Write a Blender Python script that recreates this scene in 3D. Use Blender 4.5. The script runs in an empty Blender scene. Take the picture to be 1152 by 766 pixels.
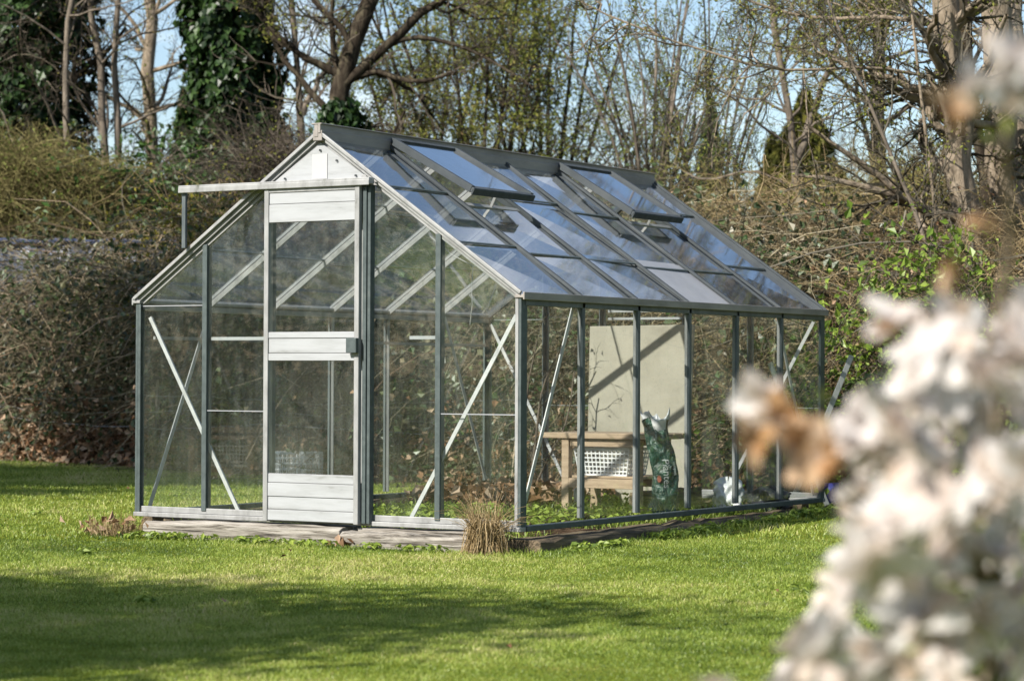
import bpy, math, random
import numpy as np
from mathutils import Vector, Matrix
rng = np.random.default_rng(11)
random.seed(4)
S = bpy.context.scene
COL = S.collection
R = math.radians

# ------------------------------------------------------------------ camera frame (also used to turn sight lines into places)
CAM = np.array([6.6024, -10.8926, .7921])
YAW, PITCH, ROLL, FPX = -.5484, .0139, .0042, 2790.2
FW = np.array([math.sin(YAW)*math.cos(PITCH), math.cos(YAW)*math.cos(PITCH), math.sin(PITCH)])
_r = np.array([math.cos(YAW), -math.sin(YAW), 0.]); _u = np.cross(_r, FW)
RT = _r*math.cos(ROLL)+_u*math.sin(ROLL)
UP = -_r*math.sin(ROLL)+_u*math.cos(ROLL)
def at(px, py, d):
    return CAM + d*(FW+(px-576)/FPX*RT-(py-383)/FPX*UP)
GZ = -.12
def sm(a, b, x):
    t = np.clip((x-a)/(b-a), 0, 1); return t*t*(3-2*t)
def ground(x, y):
    x = np.asarray(x, float); y = np.asarray(y, float)
    return GZ + .06*sm(.3, 4, y)*sm(-3.5, -.2, x) + .012*np.sin(x*.9+1.3)*np.sin(y*.7) + .006*np.sin(x*2.3)*np.sin(y*1.9+.4)
def ground_at(px, d):
    p = at(px, 422, d); return float(p[0]), float(p[1])

# ------------------------------------------------------------------ node helpers
def newmat(name):
    m = bpy.data.materials.new(name); m.use_nodes = True
    nt = m.node_tree; nt.nodes.clear()
    out = nt.nodes.new('ShaderNodeOutputMaterial')
    return m, nt, out
def N(nt, t, **kw):
    n = nt.nodes.new(t)
    for k, v in kw.items():
        if k in n.inputs.keys(): n.inputs[k].default_value = v
        else: setattr(n, k, v)
    return n
def ramp(nt, stops):
    n = nt.nodes.new('ShaderNodeValToRGB'); e = n.color_ramp.elements
    while len(e) < len(stops): e.new(.5)
    for i, (p, c) in enumerate(stops):
        e[i].position = p; e[i].color = (*c, 1)
    return n
def leafmat(name, cols, gloss=.0, trans=.3, rough=.45):
    m, nt, out = newmat(name); L = nt.links.new
    a = N(nt, 'ShaderNodeAttribute', attribute_name='rnd')
    r = ramp(nt, [(i/(len(cols)-1), c) for i, c in enumerate(cols)])
    L(a.outputs['Fac'], r.inputs[0])
    d = N(nt, 'ShaderNodeBsdfDiffuse'); t = N(nt, 'ShaderNodeBsdfTranslucent')
    L(r.outputs[0], d.inputs[0]); L(r.outputs[0], t.inputs[0])
    mx = N(nt, 'ShaderNodeMixShader', Fac=trans); L(d.outputs[0], mx.inputs[1]); L(t.outputs[0], mx.inputs[2])
    o = mx
    if gloss:
        g = N(nt, 'ShaderNodeBsdfGlossy', Roughness=rough); mg = N(nt, 'ShaderNodeMixShader', Fac=gloss)
        L(mx.outputs[0], mg.inputs[1]); L(g.outputs[0], mg.inputs[2]); o = mg
    L(o.outputs[0], out.inputs[0]); return m
def barkmat(name, c1, c2, c3, scale=9.):
    m, nt, out = newmat(name); L = nt.links.new
    tc = N(nt, 'ShaderNodeTexCoord'); mp = N(nt, 'ShaderNodeMapping'); mp.inputs['Scale'].default_value = (1, 1, .3)
    L(tc.outputs['Object'], mp.inputs[0])
    n = N(nt, 'ShaderNodeTexNoise', Scale=scale, Detail=6., Roughness=.7); L(mp.outputs[0], n.inputs['Vector'])
    r = ramp(nt, [(.3, c1), (.5, c2), (.72, c3)]); L(n.outputs['Fac'], r.inputs[0])
    b = N(nt, 'ShaderNodeBsdfDiffuse'); L(r.outputs[0], b.inputs[0])
    bp = N(nt, 'ShaderNodeBump', Strength=.6, Distance=.03); L(n.outputs['Fac'], bp.inputs['Height']); L(bp.outputs[0], b.inputs['Normal'])
    L(b.outputs[0], out.inputs[0]); return m
def surfmat(name, stops, rough=.6, metal=0., scale=8., stretch=(1, 1, 1), bump=.2, bdist=.01, detail=5., spec=.4, distort=0.):
    m, nt, out = newmat(name); L = nt.links.new
    tc = N(nt, 'ShaderNodeTexCoord'); mp = N(nt, 'ShaderNodeMapping'); mp.inputs['Scale'].default_value = stretch
    L(tc.outputs['Object'], mp.inputs[0])
    n = N(nt, 'ShaderNodeTexNoise', Scale=scale, Detail=detail, Roughness=.65, Distortion=distort); L(mp.outputs[0], n.inputs['Vector'])
    r = ramp(nt, stops); L(n.outputs['Fac'], r.inputs[0])
    b = N(nt, 'ShaderNodeBsdfPrincipled', Roughness=rough, Metallic=metal); b.inputs['Specular IOR Level'].default_value = spec
    L(r.outputs[0], b.inputs['Base Color'])
    if bump:
        bp = N(nt, 'ShaderNodeBump', Strength=bump, Distance=bdist); L(n.outputs['Fac'], bp.inputs['Height']); L(bp.outputs[0], b.inputs['Normal'])
    L(b.outputs[0], out.inputs[0]); return m
def glassmat(name, dust_or_sky=(.02, .16), tint=(.93, .96, .945), film_col=(.55, .56, .5), k=1.5, streak=(9, 9, 1.2), gr=.015):  # film over the glass: dust on the walls, painted sky blue on the roof
    m, nt, out = newmat(name); L = nt.links.new
    lw = N(nt, 'ShaderNodeLayerWeight', Blend=.5)
    p = N(nt, 'ShaderNodeMath', operation='POWER'); L(lw.outputs['Facing'], p.inputs[0]); p.inputs[1].default_value = 5
    ma = N(nt, 'ShaderNodeMath', operation='MULTIPLY_ADD'); L(p.outputs[0], ma.inputs[0]); ma.inputs[1].default_value = .95*k; ma.inputs[2].default_value = .042*k
    ma.use_clamp = True
    tr = N(nt, 'ShaderNodeBsdfTransparent'); tr.inputs[0].default_value = (*tint, 1)
    gl = N(nt, 'ShaderNodeBsdfGlossy', Roughness=gr)
    mx = N(nt, 'ShaderNodeMixShader'); L(ma.outputs[0], mx.inputs[0]); L(tr.outputs[0], mx.inputs[1]); L(gl.outputs[0], mx.inputs[2])
    tc = N(nt, 'ShaderNodeTexCoord')
    mp = N(nt, 'ShaderNodeMapping'); mp.inputs['Scale'].default_value = streak; L(tc.outputs['Object'], mp.inputs[0])
    n1 = N(nt, 'ShaderNodeTexNoise', Scale=1.6, Detail=7., Roughness=.7, Distortion=.4); L(mp.outputs[0], n1.inputs['Vector'])
    n2 = N(nt, 'ShaderNodeTexNoise', Scale=1.7, Detail=4.); L(tc.outputs['Object'], n2.inputs['Vector'])
    mu = N(nt, 'ShaderNodeMath', operation='MULTIPLY'); L(n1.outputs['Fac'], mu.inputs[0]); L(n2.outputs['Fac'], mu.inputs[1])
    mr = N(nt, 'ShaderNodeMapRange'); L(mu.outputs[0], mr.inputs[0])
    mr.inputs[1].default_value = .19; mr.inputs[2].default_value = .40; mr.inputs[3].default_value = dust_or_sky[0]; mr.inputs[4].default_value = dust_or_sky[1]
    # specks of dried rain and grit
    v = N(nt, 'ShaderNodeTexNoise', Scale=95., Detail=2.); L(tc.outputs['Object'], v.inputs['Vector'])
    vr = N(nt, 'ShaderNodeMapRange'); L(v.outputs['Fac'], vr.inputs[0]); vr.inputs[1].default_value = .66; vr.inputs[2].default_value = .74; vr.inputs[3].default_value = 0; vr.inputs[4].default_value = .3
    ad = N(nt, 'ShaderNodeMath', operation='ADD'); ad.use_clamp = True; L(mr.outputs[0], ad.inputs[0]); L(vr.outputs[0], ad.inputs[1])
    df = N(nt, 'ShaderNodeBsdfDiffuse'); df.inputs[0].default_value = (*film_col, 1)
    tl = N(nt, 'ShaderNodeBsdfTranslucent'); tl.inputs[0].default_value = (*film_col, 1)
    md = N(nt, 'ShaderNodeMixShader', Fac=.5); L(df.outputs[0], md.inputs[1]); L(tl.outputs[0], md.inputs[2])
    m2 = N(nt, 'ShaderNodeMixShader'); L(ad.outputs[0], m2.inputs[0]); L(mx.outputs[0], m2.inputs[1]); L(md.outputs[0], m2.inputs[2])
    L(m2.outputs[0], out.inputs[0]); return m

# ------------------------------------------------------------------ object helpers
def setp(o, label=None, cat=None, group=None, kind=None):
    if label: o['label'] = label
    if cat: o['category'] = cat
    if group: o['group'] = group
    if kind: o['kind'] = kind
    return o
def thing(name, loc, label, cat, group=None, rz=0.):
    o = bpy.data.objects.new(name, None); COL.objects.link(o)
    o.location = loc; o.rotation_euler = (0, 0, rz); o.empty_display_size = .2
    return setp(o, label, cat, group)
class Geo:
    """collects tubes, leaves, boxes and sheets and links them as one mesh object"""
    def __init__(s): s.v = []; s.q = []; s.t = []; s.a = []; s.n = 0; s.mq = []; s.mt = []
    def add(s, v, q=None, t=None, rnd=None, mi=0):
        v = np.asarray(v, np.float32).reshape(-1, 3)
        if q is not None and len(q):
            q = np.asarray(q, np.int64).reshape(-1, 4); s.q.append(q+s.n); s.mq.append(np.full(len(q), mi, np.int32))
        if t is not None and len(t):
            t = np.asarray(t, np.int64).reshape(-1, 3); s.t.append(t+s.n); s.mt.append(np.full(len(t), mi, np.int32))
        s.v.append(v); s.a.append(np.full(len(v), .5, np.float32) if rnd is None else np.asarray(rnd, np.float32)); s.n += len(v)
        return s
    def tubes(s, P, rad, sides=3, rnd=None, mi=0):
        P = np.asarray(P, float); n, k = P.shape[:2]
        rad = np.broadcast_to(np.asarray(rad, float), (n, k))
        T = np.gradient(P, axis=1); T /= np.linalg.norm(T, axis=2, keepdims=True)+1e-9
        ref = rng.normal(size=(n, 1, 3)); ref /= np.linalg.norm(ref, axis=2, keepdims=True)
        A = np.cross(T, ref); A /= np.linalg.norm(A, axis=2, keepdims=True)+1e-9
        B = np.cross(T, A)
        ang = np.arange(sides)/sides*2*np.pi
        ring = P[:, :, None]+rad[:, :, None, None]*(np.cos(ang)[None, None, :, None]*A[:, :, None]+np.sin(ang)[None, None, :, None]*B[:, :, None])
        i = np.arange(n)[:, None, None]*k*sides; j = np.arange(k-1)[None, :, None]*sides; a = np.arange(sides)[None, None]
        b = (a+1) % sides
        q = np.stack([i+j+a, i+j+b, i+j+sides+b, i+j+sides+a], -1)
        if rnd is None: rnd = rng.random(n)
        return s.add(ring, q, rnd=np.repeat(rnd, k*sides), mi=mi)
    def leaves(s, c, nrm, size, asp=.55, fold=.18, rnd=None, dirv=None, mi=0):
        c = np.asarray(c, float); n = len(c)
        nrm = nrm/(np.linalg.norm(nrm, axis=1, keepdims=True)+1e-9)
        d = rng.normal(size=(n, 3)) if dirv is None else dirv+rng.normal(size=(n, 3))*.35
        d -= (d*nrm).sum(1, keepdims=True)*nrm; d /= np.linalg.norm(d, axis=1, keepdims=True)+1e-9
        b = np.cross(nrm, d); sz = np.broadcast_to(np.asarray(size, float), (n,))[:, None]
        f = nrm*sz*fold
        v = np.stack([c-d*sz*.5, c+b*sz*asp*.5+f-d*sz*.08, c+d*sz*.5, c-b*sz*asp*.5+f-d*sz*.08], 1)
        q = np.arange(n*4).reshape(n, 4)
        if rnd is None: rnd = rng.random(n)
        return s.add(v, q, rnd=np.repeat(rnd, 4), mi=mi)
    def box(s, lo, hi, M=None, mi=0, rnd=None):
        lo = np.array(lo, float); hi = np.array(hi, float)
        v = np.array([[(lo, hi)[(i >> 0) & 1][0], (lo, hi)[(i >> 1) & 1][1], (lo, hi)[(i >> 2) & 1][2]] for i in range(8)])
        if M is not None: v = v@np.asarray(M)[:3, :3].T+np.asarray(M)[:3, 3]
        return s.add(v, [[0, 2, 3, 1], [4, 5, 7, 6], [0, 1, 5, 4], [2, 6, 7, 3], [0, 4, 6, 2], [1, 3, 7, 5]], mi=mi)
    def bar(s, a, b, w, h, up=(0, 0, 1), mi=0):
        """a rectangular bar from a to b; w across, h along up"""
        a = np.array(a, float); b = np.array(b, float); d = b-a; L = np.linalg.norm(d); d /= L
        up = np.array(up, float); sx = np.cross(d, up)
        if np.linalg.norm(sx) < 1e-6: sx = np.array([1., 0, 0])
        sx /= np.linalg.norm(sx); uz = np.cross(sx, d)
        v = []
        for p in (a, b):
            for i, j in ((-1, -1), (1, -1), (1, 1), (-1, 1)): v.append(p+sx*w/2*i+uz*h/2*j)
        return s.add(v, [[3, 2, 1, 0], [4, 5, 6, 7], [0, 1, 5, 4], [1, 2, 6, 5], [2, 3, 7, 6], [3, 0, 4, 7]], mi=mi)
    def poly(s, pts, thick, nrm, mi=0):
        """a flat convex panel with thickness"""
        p = np.array(pts, float); n = len(p); o = np.array(nrm, float)*thick
        v = np.vstack([p, p+o]); t = []
        for i in range(1, n-1): t += [[0, i+1, i], [n, n+i, n+i+1]]
        q = [[i, (i+1) % n, n+(i+1) % n, n+i] for i in range(n)]
        return s.add(v, q, t, mi=mi)
    def sheet(s, pts, mi=0):
        p = np.array(pts, float); n = len(p)
        return s.add(p, [[0, 1, 2, 3]] if n == 4 else None, None if n == 4 else [[0, i, i+1] for i in range(1, n-1)], mi=mi)
    def lathe(s, prof, c=(0, 0, 0), sides=24, mi=0, rnd=None):
        prof = np.array(prof, float); k = len(prof); a = np.arange(sides)/sides*2*np.pi
        v = np.stack([prof[:, None, 0]*np.cos(a), prof[:, None, 0]*np.sin(a), np.repeat(prof[:, 1:2], sides, 1)], -1)+np.array(c)
        i = np.arange(k-1)[:, None]*sides; j = np.arange(sides)[None]; j2 = (j+1) % sides
        return s.add(v, np.stack([i+j, i+j2, i+sides+j2, i+sides+j], -1), mi=mi)
    def build(s, name, mats, parent=None, smooth=False, bevel=0., kind=None):
        me = bpy.data.meshes.new(name)
        v = np.concatenate(s.v); q = np.concatenate(s.q) if s.q else np.zeros((0, 4), int); t = np.concatenate(s.t) if s.t else np.zeros((0, 3), int)
        me.vertices.add(len(v)); me.vertices.foreach_set('co', v.ravel())
        nl = q.size+t.size; me.loops.add(nl); me.loops.foreach_set('vertex_index', np.concatenate([q.ravel(), t.ravel()]).astype(np.int32))
        npol = len(q)+len(t); me.polygons.add(npol)
        st = np.concatenate([np.arange(len(q))*4, q.size+np.arange(len(t))*3]).astype(np.int32)
        me.polygons.foreach_set('loop_start', st)
        mi = np.concatenate(s.mq+s.mt) if (s.mq or s.mt) else np.zeros(npol, np.int32)
        me.polygons.foreach_set('material_index', mi.astype(np.int32))
        me.polygons.foreach_set('use_smooth', np.full(npol, bool(smooth)))
        at_ = me.attributes.new('rnd', 'FLOAT', 'POINT'); at_.data.foreach_set('value', np.concatenate(s.a))
        me.update(calc_edges=True)
        for m in (mats if isinstance(mats, (list, tuple)) else [mats]): me.materials.append(m)
        o = bpy.data.objects.new(name, me); COL.objects.link(o)
        if parent: o.parent = parent
        if bevel:
            b = o.modifiers.new('edge', 'BEVEL'); b.width = bevel; b.segments = 2; b.limit_method = 'ANGLE'
        if kind: o['kind'] = kind
        return o
def unit(v): return v/(np.linalg.norm(v, axis=-1, keepdims=True)+1e-9)

# ------------------------------------------------------------------ materials
M = {}
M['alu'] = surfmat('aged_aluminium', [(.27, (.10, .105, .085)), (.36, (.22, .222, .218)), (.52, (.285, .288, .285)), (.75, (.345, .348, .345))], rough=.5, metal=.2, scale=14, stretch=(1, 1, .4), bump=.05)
M['alu_side'] = surfmat('aluminium_side_shade', [(.3, (.065, .08, .085)), (.55, (.105, .122, .128)), (.8, (.15, .162, .165))], rough=.5, metal=.3, scale=16, stretch=(1, 1, .4), bump=.05)  # darkened copy of the frame metal, shade of the right side painted in
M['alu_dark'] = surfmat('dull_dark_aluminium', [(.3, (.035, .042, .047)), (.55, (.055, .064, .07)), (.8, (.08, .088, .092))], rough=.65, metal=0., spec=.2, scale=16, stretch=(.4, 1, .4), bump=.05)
M['alu_bright'] = surfmat('bright_aluminium', [(.3, (.36, .365, .37)), (.55, (.48, .485, .49)), (.8, (.56, .565, .57))], rough=.45, metal=.1, scale=12, bump=0)
M['seal_shade'] = surfmat('dark_channel_and_shade', [(.3, (.045, .06, .06)), (.6, (.075, .095, .095)), (.8, (.11, .12, .11))], rough=.55, metal=.2, scale=20, bump=.05)  # channel colour; on the corner posts it paints in their shaded faces
M['alu_dull'] = surfmat('weathered_ridge_metal', [(.3, (.17, .155, .14)), (.55, (.25, .23, .21)), (.8, (.31, .285, .25))], rough=.6, metal=.05, scale=10, stretch=(1, .3, 1), bump=.05)
M['panel'] = surfmat('white_sheet_panel', [(.27, (.17, .175, .165)), (.38, (.275, .285, .29)), (.55, (.32, .332, .342)), (.8, (.345, .358, .37))], rough=.55, scale=7, stretch=(.4, 1, 3), bump=.03)
M['patch'] = surfmat('paler_patch', [(.3, (.36, .365, .365)), (.7, (.39, .395, .395))], rough=.5, scale=9, bump=0)
M['groove'] = surfmat('dark_groove', [(.3, (.16, .16, .16)), (.7, (.22, .22, .22))], bump=0)
M['glass'] = glassmat('dusty_glass', dust_or_sky=(.028, .17), film_col=(.36, .40, .34))
M['glass_side'] = glassmat('side_glass', dust_or_sky=(.014, .085))
M['glass_roof'] = glassmat('sky_tinted_roof_glass', dust_or_sky=(.05, .18), film_col=(.17, .245, .37), k=2.9, streak=(5, 5, 5), gr=.06)  # blue film colour paints in the reflected sky
M['glass_grey'] = surfmat('clouded_grey_sheet', [(.3, (.26, .27, .29)), (.7, (.32, .33, .35))], rough=.25, scale=5, bump=0)
M['wood_pale'] = surfmat('weathered_timber', [(.38, (.03, .026, .02)), (.44, (.125, .11, .09)), (.53, (.235, .215, .185)), (.66, (.34, .32, .285))], rough=.85, scale=6, stretch=(.4, 4, 8), bump=.8, bdist=.02, distort=.6)
M['wood_dark'] = surfmat('dark_timber', [(.3, (.04, .033, .02)), (.5, (.12, .09, .055)), (.75, (.24, .185, .12))], rough=.85, scale=7, stretch=(3, .35, 5), bump=.8, bdist=.02)  # dark brown timber, darker than the front sleepers
M['wood_table'] = surfmat('bench_wood', [(.3, (.24, .17, .11)), (.5, (.38, .28, .19)), (.8, (.47, .36, .25))], rough=.7, scale=10, stretch=(.5, 4, 4), bump=.3)
M['board'] = surfmat('pale_board', [(.3, (.23, .21, .165)), (.42, (.31, .288, .23)), (.6, (.36, .337, .275)), (.75, (.40, .38, .315))], rough=.6, scale=2.2, stretch=(1, 1, 1), bump=.05)
M['white_plastic'] = surfmat('white_plastic', [(.3, (.66, .67, .68)), (.7, (.78, .78, .78))], rough=.4, scale=6, bump=0)
M['black_plastic'] = surfmat('black_plastic', [(.3, (.02, .022, .026)), (.7, (.04, .042, .05))], rough=.4, scale=6, bump=0)
M['bag_green'] = surfmat('green_plastic_film', [(.30, (.008, .03, .02)), (.5, (.014, .055, .036)), (.58, (.03, .09, .065)), (.66, (.34, .41, .38))], rough=.2, scale=11, bump=1., distort=1.2, bdist=.03, spec=.7)  # pale last stop paints highlights onto the folds
M['bag_white'] = surfmat('white_plastic_film', [(.3, (.45, .47, .48)), (.7, (.75, .76, .77))], rough=.25, scale=14, bump=.6, bdist=.02, spec=.6)
M['ink'] = surfmat('pale_ink', [(.3, (.36, .39, .37)), (.7, (.46, .49, .47))], bump=0)
M['tarp'] = surfmat('blue_grey_sheeting', [(.3, (.045, .055, .08)), (.55, (.075, .09, .125)), (.8, (.12, .135, .165))], rough=.45, scale=3, bump=.3, bdist=.05)
M['tarp_hem'] = surfmat('pale_blue_hem', [(.3, (.03, .045, .10)), (.7, (.09, .11, .18))], rough=.4, scale=5, bump=0)
M['wire'] = surfmat('galvanised_wire', [(.3, (.35, .36, .36)), (.7, (.5, .5, .5))], rough=.4, metal=.6, bump=0)
M['blue'] = surfmat('blue_plastic', [(.3, (.03, .04, .22)), (.7, (.05, .06, .3))], rough=.4, bump=0)
M['bark_dark'] = barkmat('dark_bark', (.014, .011, .009), (.045, .036, .027), (.12, .105, .07), 16.)
M['bark_tan'] = barkmat('tan_bark', (.085, .068, .05), (.21, .17, .125), (.34, .28, .215), 16.)
M['bark_grey'] = barkmat('grey_bark', (.06, .052, .045), (.15, .125, .10), (.25, .21, .17), 12.)
M['twig_grey'] = leafmat('grey_twigs', [(0.0375, 0.03, 0.024), (0.09, 0.075, 0.06), (0.15, 0.1275, 0.0975)], trans=0.05)
M['twig_brown'] = leafmat('brown_twigs', [(.035, .03, .024), (.085, .075, .058), (.15, .135, .105)], trans=0.05)
M['twig_tan'] = leafmat('straw_twigs', [(0.085, 0.0595, 0.034), (0.221, 0.1658, 0.0892), (0.357, 0.2805, 0.1615)], trans=0.05)
M['twig_olive'] = leafmat('olive_twigs', [(0.072, 0.06, 0.028), (0.16, 0.136, 0.06), (0.264, 0.232, 0.104)], trans=0.05)
M['cane'] = leafmat('bramble_canes', [(.03, .026, .017), (.10, .086, .056), (.19, .165, .11), (.28, .245, .17)], trans=0.05)
M['cane_pale'] = leafmat('pale_canes', [(.12, .08, .055), (.26, .19, .13), (.40, .32, .23)], trans=.05)
M['ivy'] = leafmat('ivy_leaves', [(.005, .012, .003), (.010, .025, .006), (.019, .043, .010), (.05, .09, .025)], gloss=.022, trans=.12, rough=.4)
M['laurel'] = leafmat('laurel_leaves', [(.014, .035, .008), (.03, .075, .012), (.06, .12, .02)], gloss=.04, trans=.2)
M['bramble_leaf'] = leafmat('bramble_leaves', [(.014, .024, .008), (.032, .052, .017), (.055, .085, .028), (.09, .125, .05), (.19, .15, .09)], gloss=.05, trans=.25)
M['fresh_leaf'] = leafmat('fresh_green_leaves', [(.06, .105, .014), (.14, .215, .026), (.25, .33, .05)], gloss=.03, trans=.35)
M['bud_leaf'] = leafmat('budding_leaves', [(.09, .105, .025), (.16, .18, .04), (.26, .27, .07), (.17, .12, .06)], trans=.35)
M['bud_green'] = leafmat('young_green_buds', [(.09, .12, .03), (.16, .20, .05), (.26, .28, .09)], trans=.35)
M['yellow_leaf'] = leafmat('yellow_green_leaves', [(.10, .11, .02), (.22, .20, .03), (.34, .30, .06)], trans=.35)
M['conifer'] = leafmat('conifer_sprays', [(.03, .035, .012), (.07, .075, .02), (.14, .13, .03)], trans=.2)
M['dead_leaf'] = leafmat('dead_leaves', [(.07, .04, .022), (.18, .10, .055), (.33, .21, .13), (.45, .34, .25)], trans=.2)
M['straw'] = leafmat('dry_grass', [(.16, .11, .05), (.34, .25, .13), (.52, .41, .25)], trans=.25)
M['grass'] = leafmat('lawn_blades', [(.06, .105, .016), (.16, .235, .034), (.275, .355, .058), (.39, .435, .10), (.54, .48, .22)], gloss=.03, trans=.4)
M['petal'] = leafmat('magnolia_petals', [(.74, .72, .70), (.73, .685, .655), (.70, .60, .53), (.58, .43, .30)], trans=.5, gloss=.02)
M['petal_brown'] = leafmat('browning_petals', [(.50, .38, .28), (.40, .25, .13), (.30, .15, .06)], trans=.3)

def groundmat(name, stops, scale=3., bscale=60.):
    m, nt, out = newmat(name); L = nt.links.new
    tc = N(nt, 'ShaderNodeTexCoord')
    n1 = N(nt, 'ShaderNodeTexNoise', Scale=scale, Detail=8., Roughness=.7); L(tc.outputs['Object'], n1.inputs['Vector'])
    r = ramp(nt, stops); L(n1.outputs['Fac'], r.inputs[0])
    n2 = N(nt, 'ShaderNodeTexNoise', Scale=bscale, Detail=4.); L(tc.outputs['Object'], n2.inputs['Vector'])
    bp = N(nt, 'ShaderNodeBump', Strength=.8, Distance=.03); L(n2.outputs['Fac'], bp.inputs['Height'])
    b = N(nt, 'ShaderNodeBsdfDiffuse'); L(r.outputs[0], b.inputs[0]); L(bp.outputs[0], b.inputs['Normal'])
    L(b.outputs[0], out.inputs[0]); return m
M['lawn'] = groundmat('lawn_soil', [(.3, (.07, .10, .012)), (.5, (.13, .16, .022)), (.7, (.20, .19, .05))])
M['soil'] = groundmat('greenhouse_soil', [(.3, (.04, .025, .015)), (.5, (.09, .06, .04)), (.7, (.15, .11, .075))], 6.)

# ------------------------------------------------------------------ ground
def grid_mesh(x, y, zf):
    X, Y = np.meshgrid(x, y, indexing='ij'); Z = zf(X, Y)
    nx, ny = X.shape; i = np.arange(nx-1)[:, None]*ny; j = np.arange(ny-1)[None]
    return np.stack([X, Y, Z], -1).reshape(-1, 3), np.stack([i+j, i+ny+j, i+ny+j+1, i+j+1], -1).reshape(-1, 4)
near_x = np.concatenate([[-900, -300, -100, -50], np.arange(-25, 18, .4), [30, 60, 150, 400, 900]])
near_y = np.concatenate([[-900, -300, -100, -40, -25], np.arange(-14, 14, .4), [20, 30, 60, 150, 400, 900]])
v, q = grid_mesh(near_x, near_y, lambda x, y: ground(x, y))
g = Geo(); g.add(v, q); lawn = g.build('lawn', M['lawn'], smooth=True, kind='structure')

HEDGE = np.array([[-40, 17.5], [-16, 9.9], [-9.9, 7.9], [-4, 6.35], [-.5, 5.25], [2, 5.3], [6, 6.2], [14, 9.]])
def hedge_y(x): return np.interp(x, HEDGE[:, 0], HEDGE[:, 1])

# value noise for patchy lawns
_ng = rng.random((64, 64))
def vnoise(x, y, s):
    x = np.asarray(x)*s+37.2; y = np.asarray(y)*s+21.7
    i = np.floor(x).astype(int); j = np.floor(y).astype(int); fx = x-i; fy = y-j
    fx = fx*fx*(3-2*fx); fy = fy*fy*(3-2*fy); g_ = lambda a, b: _ng[a % 64, b % 64]
    return (g_(i, j)*(1-fx)+g_(i+1, j)*fx)*(1-fy)+(g_(i, j+1)*(1-fx)+g_(i+1, j+1)*fx)*fy
def blades(geo, x, y, z, h, w, lean, rnd, rootw=1.):
    n = len(x); a = rng.random(n)*2*np.pi; b = rng.random(n)*2*np.pi
    d = np.stack([np.cos(a), np.sin(a), 0*a], -1); l = np.stack([np.cos(b), np.sin(b), 0*b], -1)*(lean*h)[:, None]
    p = np.stack([x, y, z], -1); up = np.array([0, 0, 1.]); w = np.broadcast_to(w, (n,))[:, None]
    m = p+up*(h*.55)[:, None]+l*.35; t = p+up*(h*np.sqrt(np.clip(1-.4*lean**2, .2, 1)))[:, None]+l
    v = np.stack([p-d*w*.5, p+d*w*.5, m+d*w*.42, m-d*w*.42, t], 1)
    i = np.arange(n)[:, None]*5
    geo.add(v, np.concatenate([i, i+1, i+2, i+3], 1), np.concatenate([i+3, i+2, i+4], 1), rnd=np.repeat(rnd, 5))
def lawn_blades():
    G = Geo()
    for d0, d1, n, w, hh in ((6.6, 9.5, 230000, .0028, .016), (9.5, 13.5, 240000, .0034, .018), (13.5, 27, 230000, .0056, .028)):
        d = np.sqrt(rng.random(n)*(d1**2-d0**2)+d0**2); lat = (rng.random(n)*2-1)*(.215*d+.5)
        x = CAM[0]+d*FW[0]+lat*_r[0]; y = CAM[1]+d*FW[1]+lat*_r[1]
        keep = ~((x > -2.5) & (x < .11) & (y > -.155) & (y < 3.85)) & (y < hedge_y(x)+.3)
        x, y = x[keep], y[keep]; m = len(x)
        big = vnoise(x, y, .55); mid = vnoise(x, y, 1.7); fine = vnoise(x, y, 6.)
        h = hh*(.55+.55*mid+.5*fine*rng.random(m))*(.6+.7*rng.random(m))
        edge = np.exp(-np.clip(np.abs(y+.2)/.1, 0, 9)**2)*(x > -2.7)*(x < .2)+np.exp(-(np.clip(np.abs(x-.2)/.13, 0, 9))**2)*(y > -.2)*(y < 3.9)
        h *= 1+1.2*edge*rng.random(m)
        tone = .36+.62*(big-.5)+.50*(mid-.5)+.38*(fine-.5)+.17*rng.normal(size=m)+.22*(rng.random(m) < .06)-.15*edge
        blades(G, x, y, ground(x, y)-.004, h, w*(.7+.6*rng.random(m)), .25+.9*rng.random(m), np.clip(tone+.08, 0, 1))
    return G.build('grass', M['grass'], kind='stuff')
o = lawn_blades(); setp(o, 'short bright green lawn grass spread around the greenhouse', 'grass')

g = Geo(); nc = 84; d = np.sqrt(rng.random(nc)*(20**2-7.2**2)+7.2**2); lat = (rng.random(nc)*2-1)*.22*d
cx = CAM[0]+d*FW[0]+lat*_r[0]; cy = CAM[1]+d*FW[1]+lat*_r[1]; cx[:40] = .17+.10*rng.random(40); cy[:40] = .1+3.5*rng.random(40)
cx[40:64] = -2.5+2.3*rng.random(24); cy[40:64] = -.2-.06*rng.random(24)
k_ = ~((cx > -2.55) & (cx < .13) & (cy > -.14) & (cy < 3.9)); cx, cy = cx[k_], cy[k_]; cx = np.repeat(cx, 16); cy = np.repeat(cy, 16); n = len(cx); a = rng.random(n)*2*np.pi; rr_ = .012+.055*rng.random(n)
x = cx+rr_*np.cos(a); y = cy+rr_*np.sin(a); ok = ~((x > -2.5) & (x < .11) & (y > -.15) & (y < 3.85)); x, y, a = x[ok], y[ok], a[ok]; n = len(x)
g.leaves(np.stack([x, y, ground(x, y)+.012+.022*rng.random(n)], -1), np.stack([.5*np.cos(a), .5*np.sin(a), 1+0*a], -1)+.25*rng.normal(size=(n, 3)), .022+.03*rng.random(n), .6, rnd=np.clip(.36+.15*rng.normal(size=n), 0, 1))
setp(g.build('lawn_weeds', M['grass'], kind='stuff'), 'flat broad leaved weeds dotted in the lawn', 'weeds')

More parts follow.
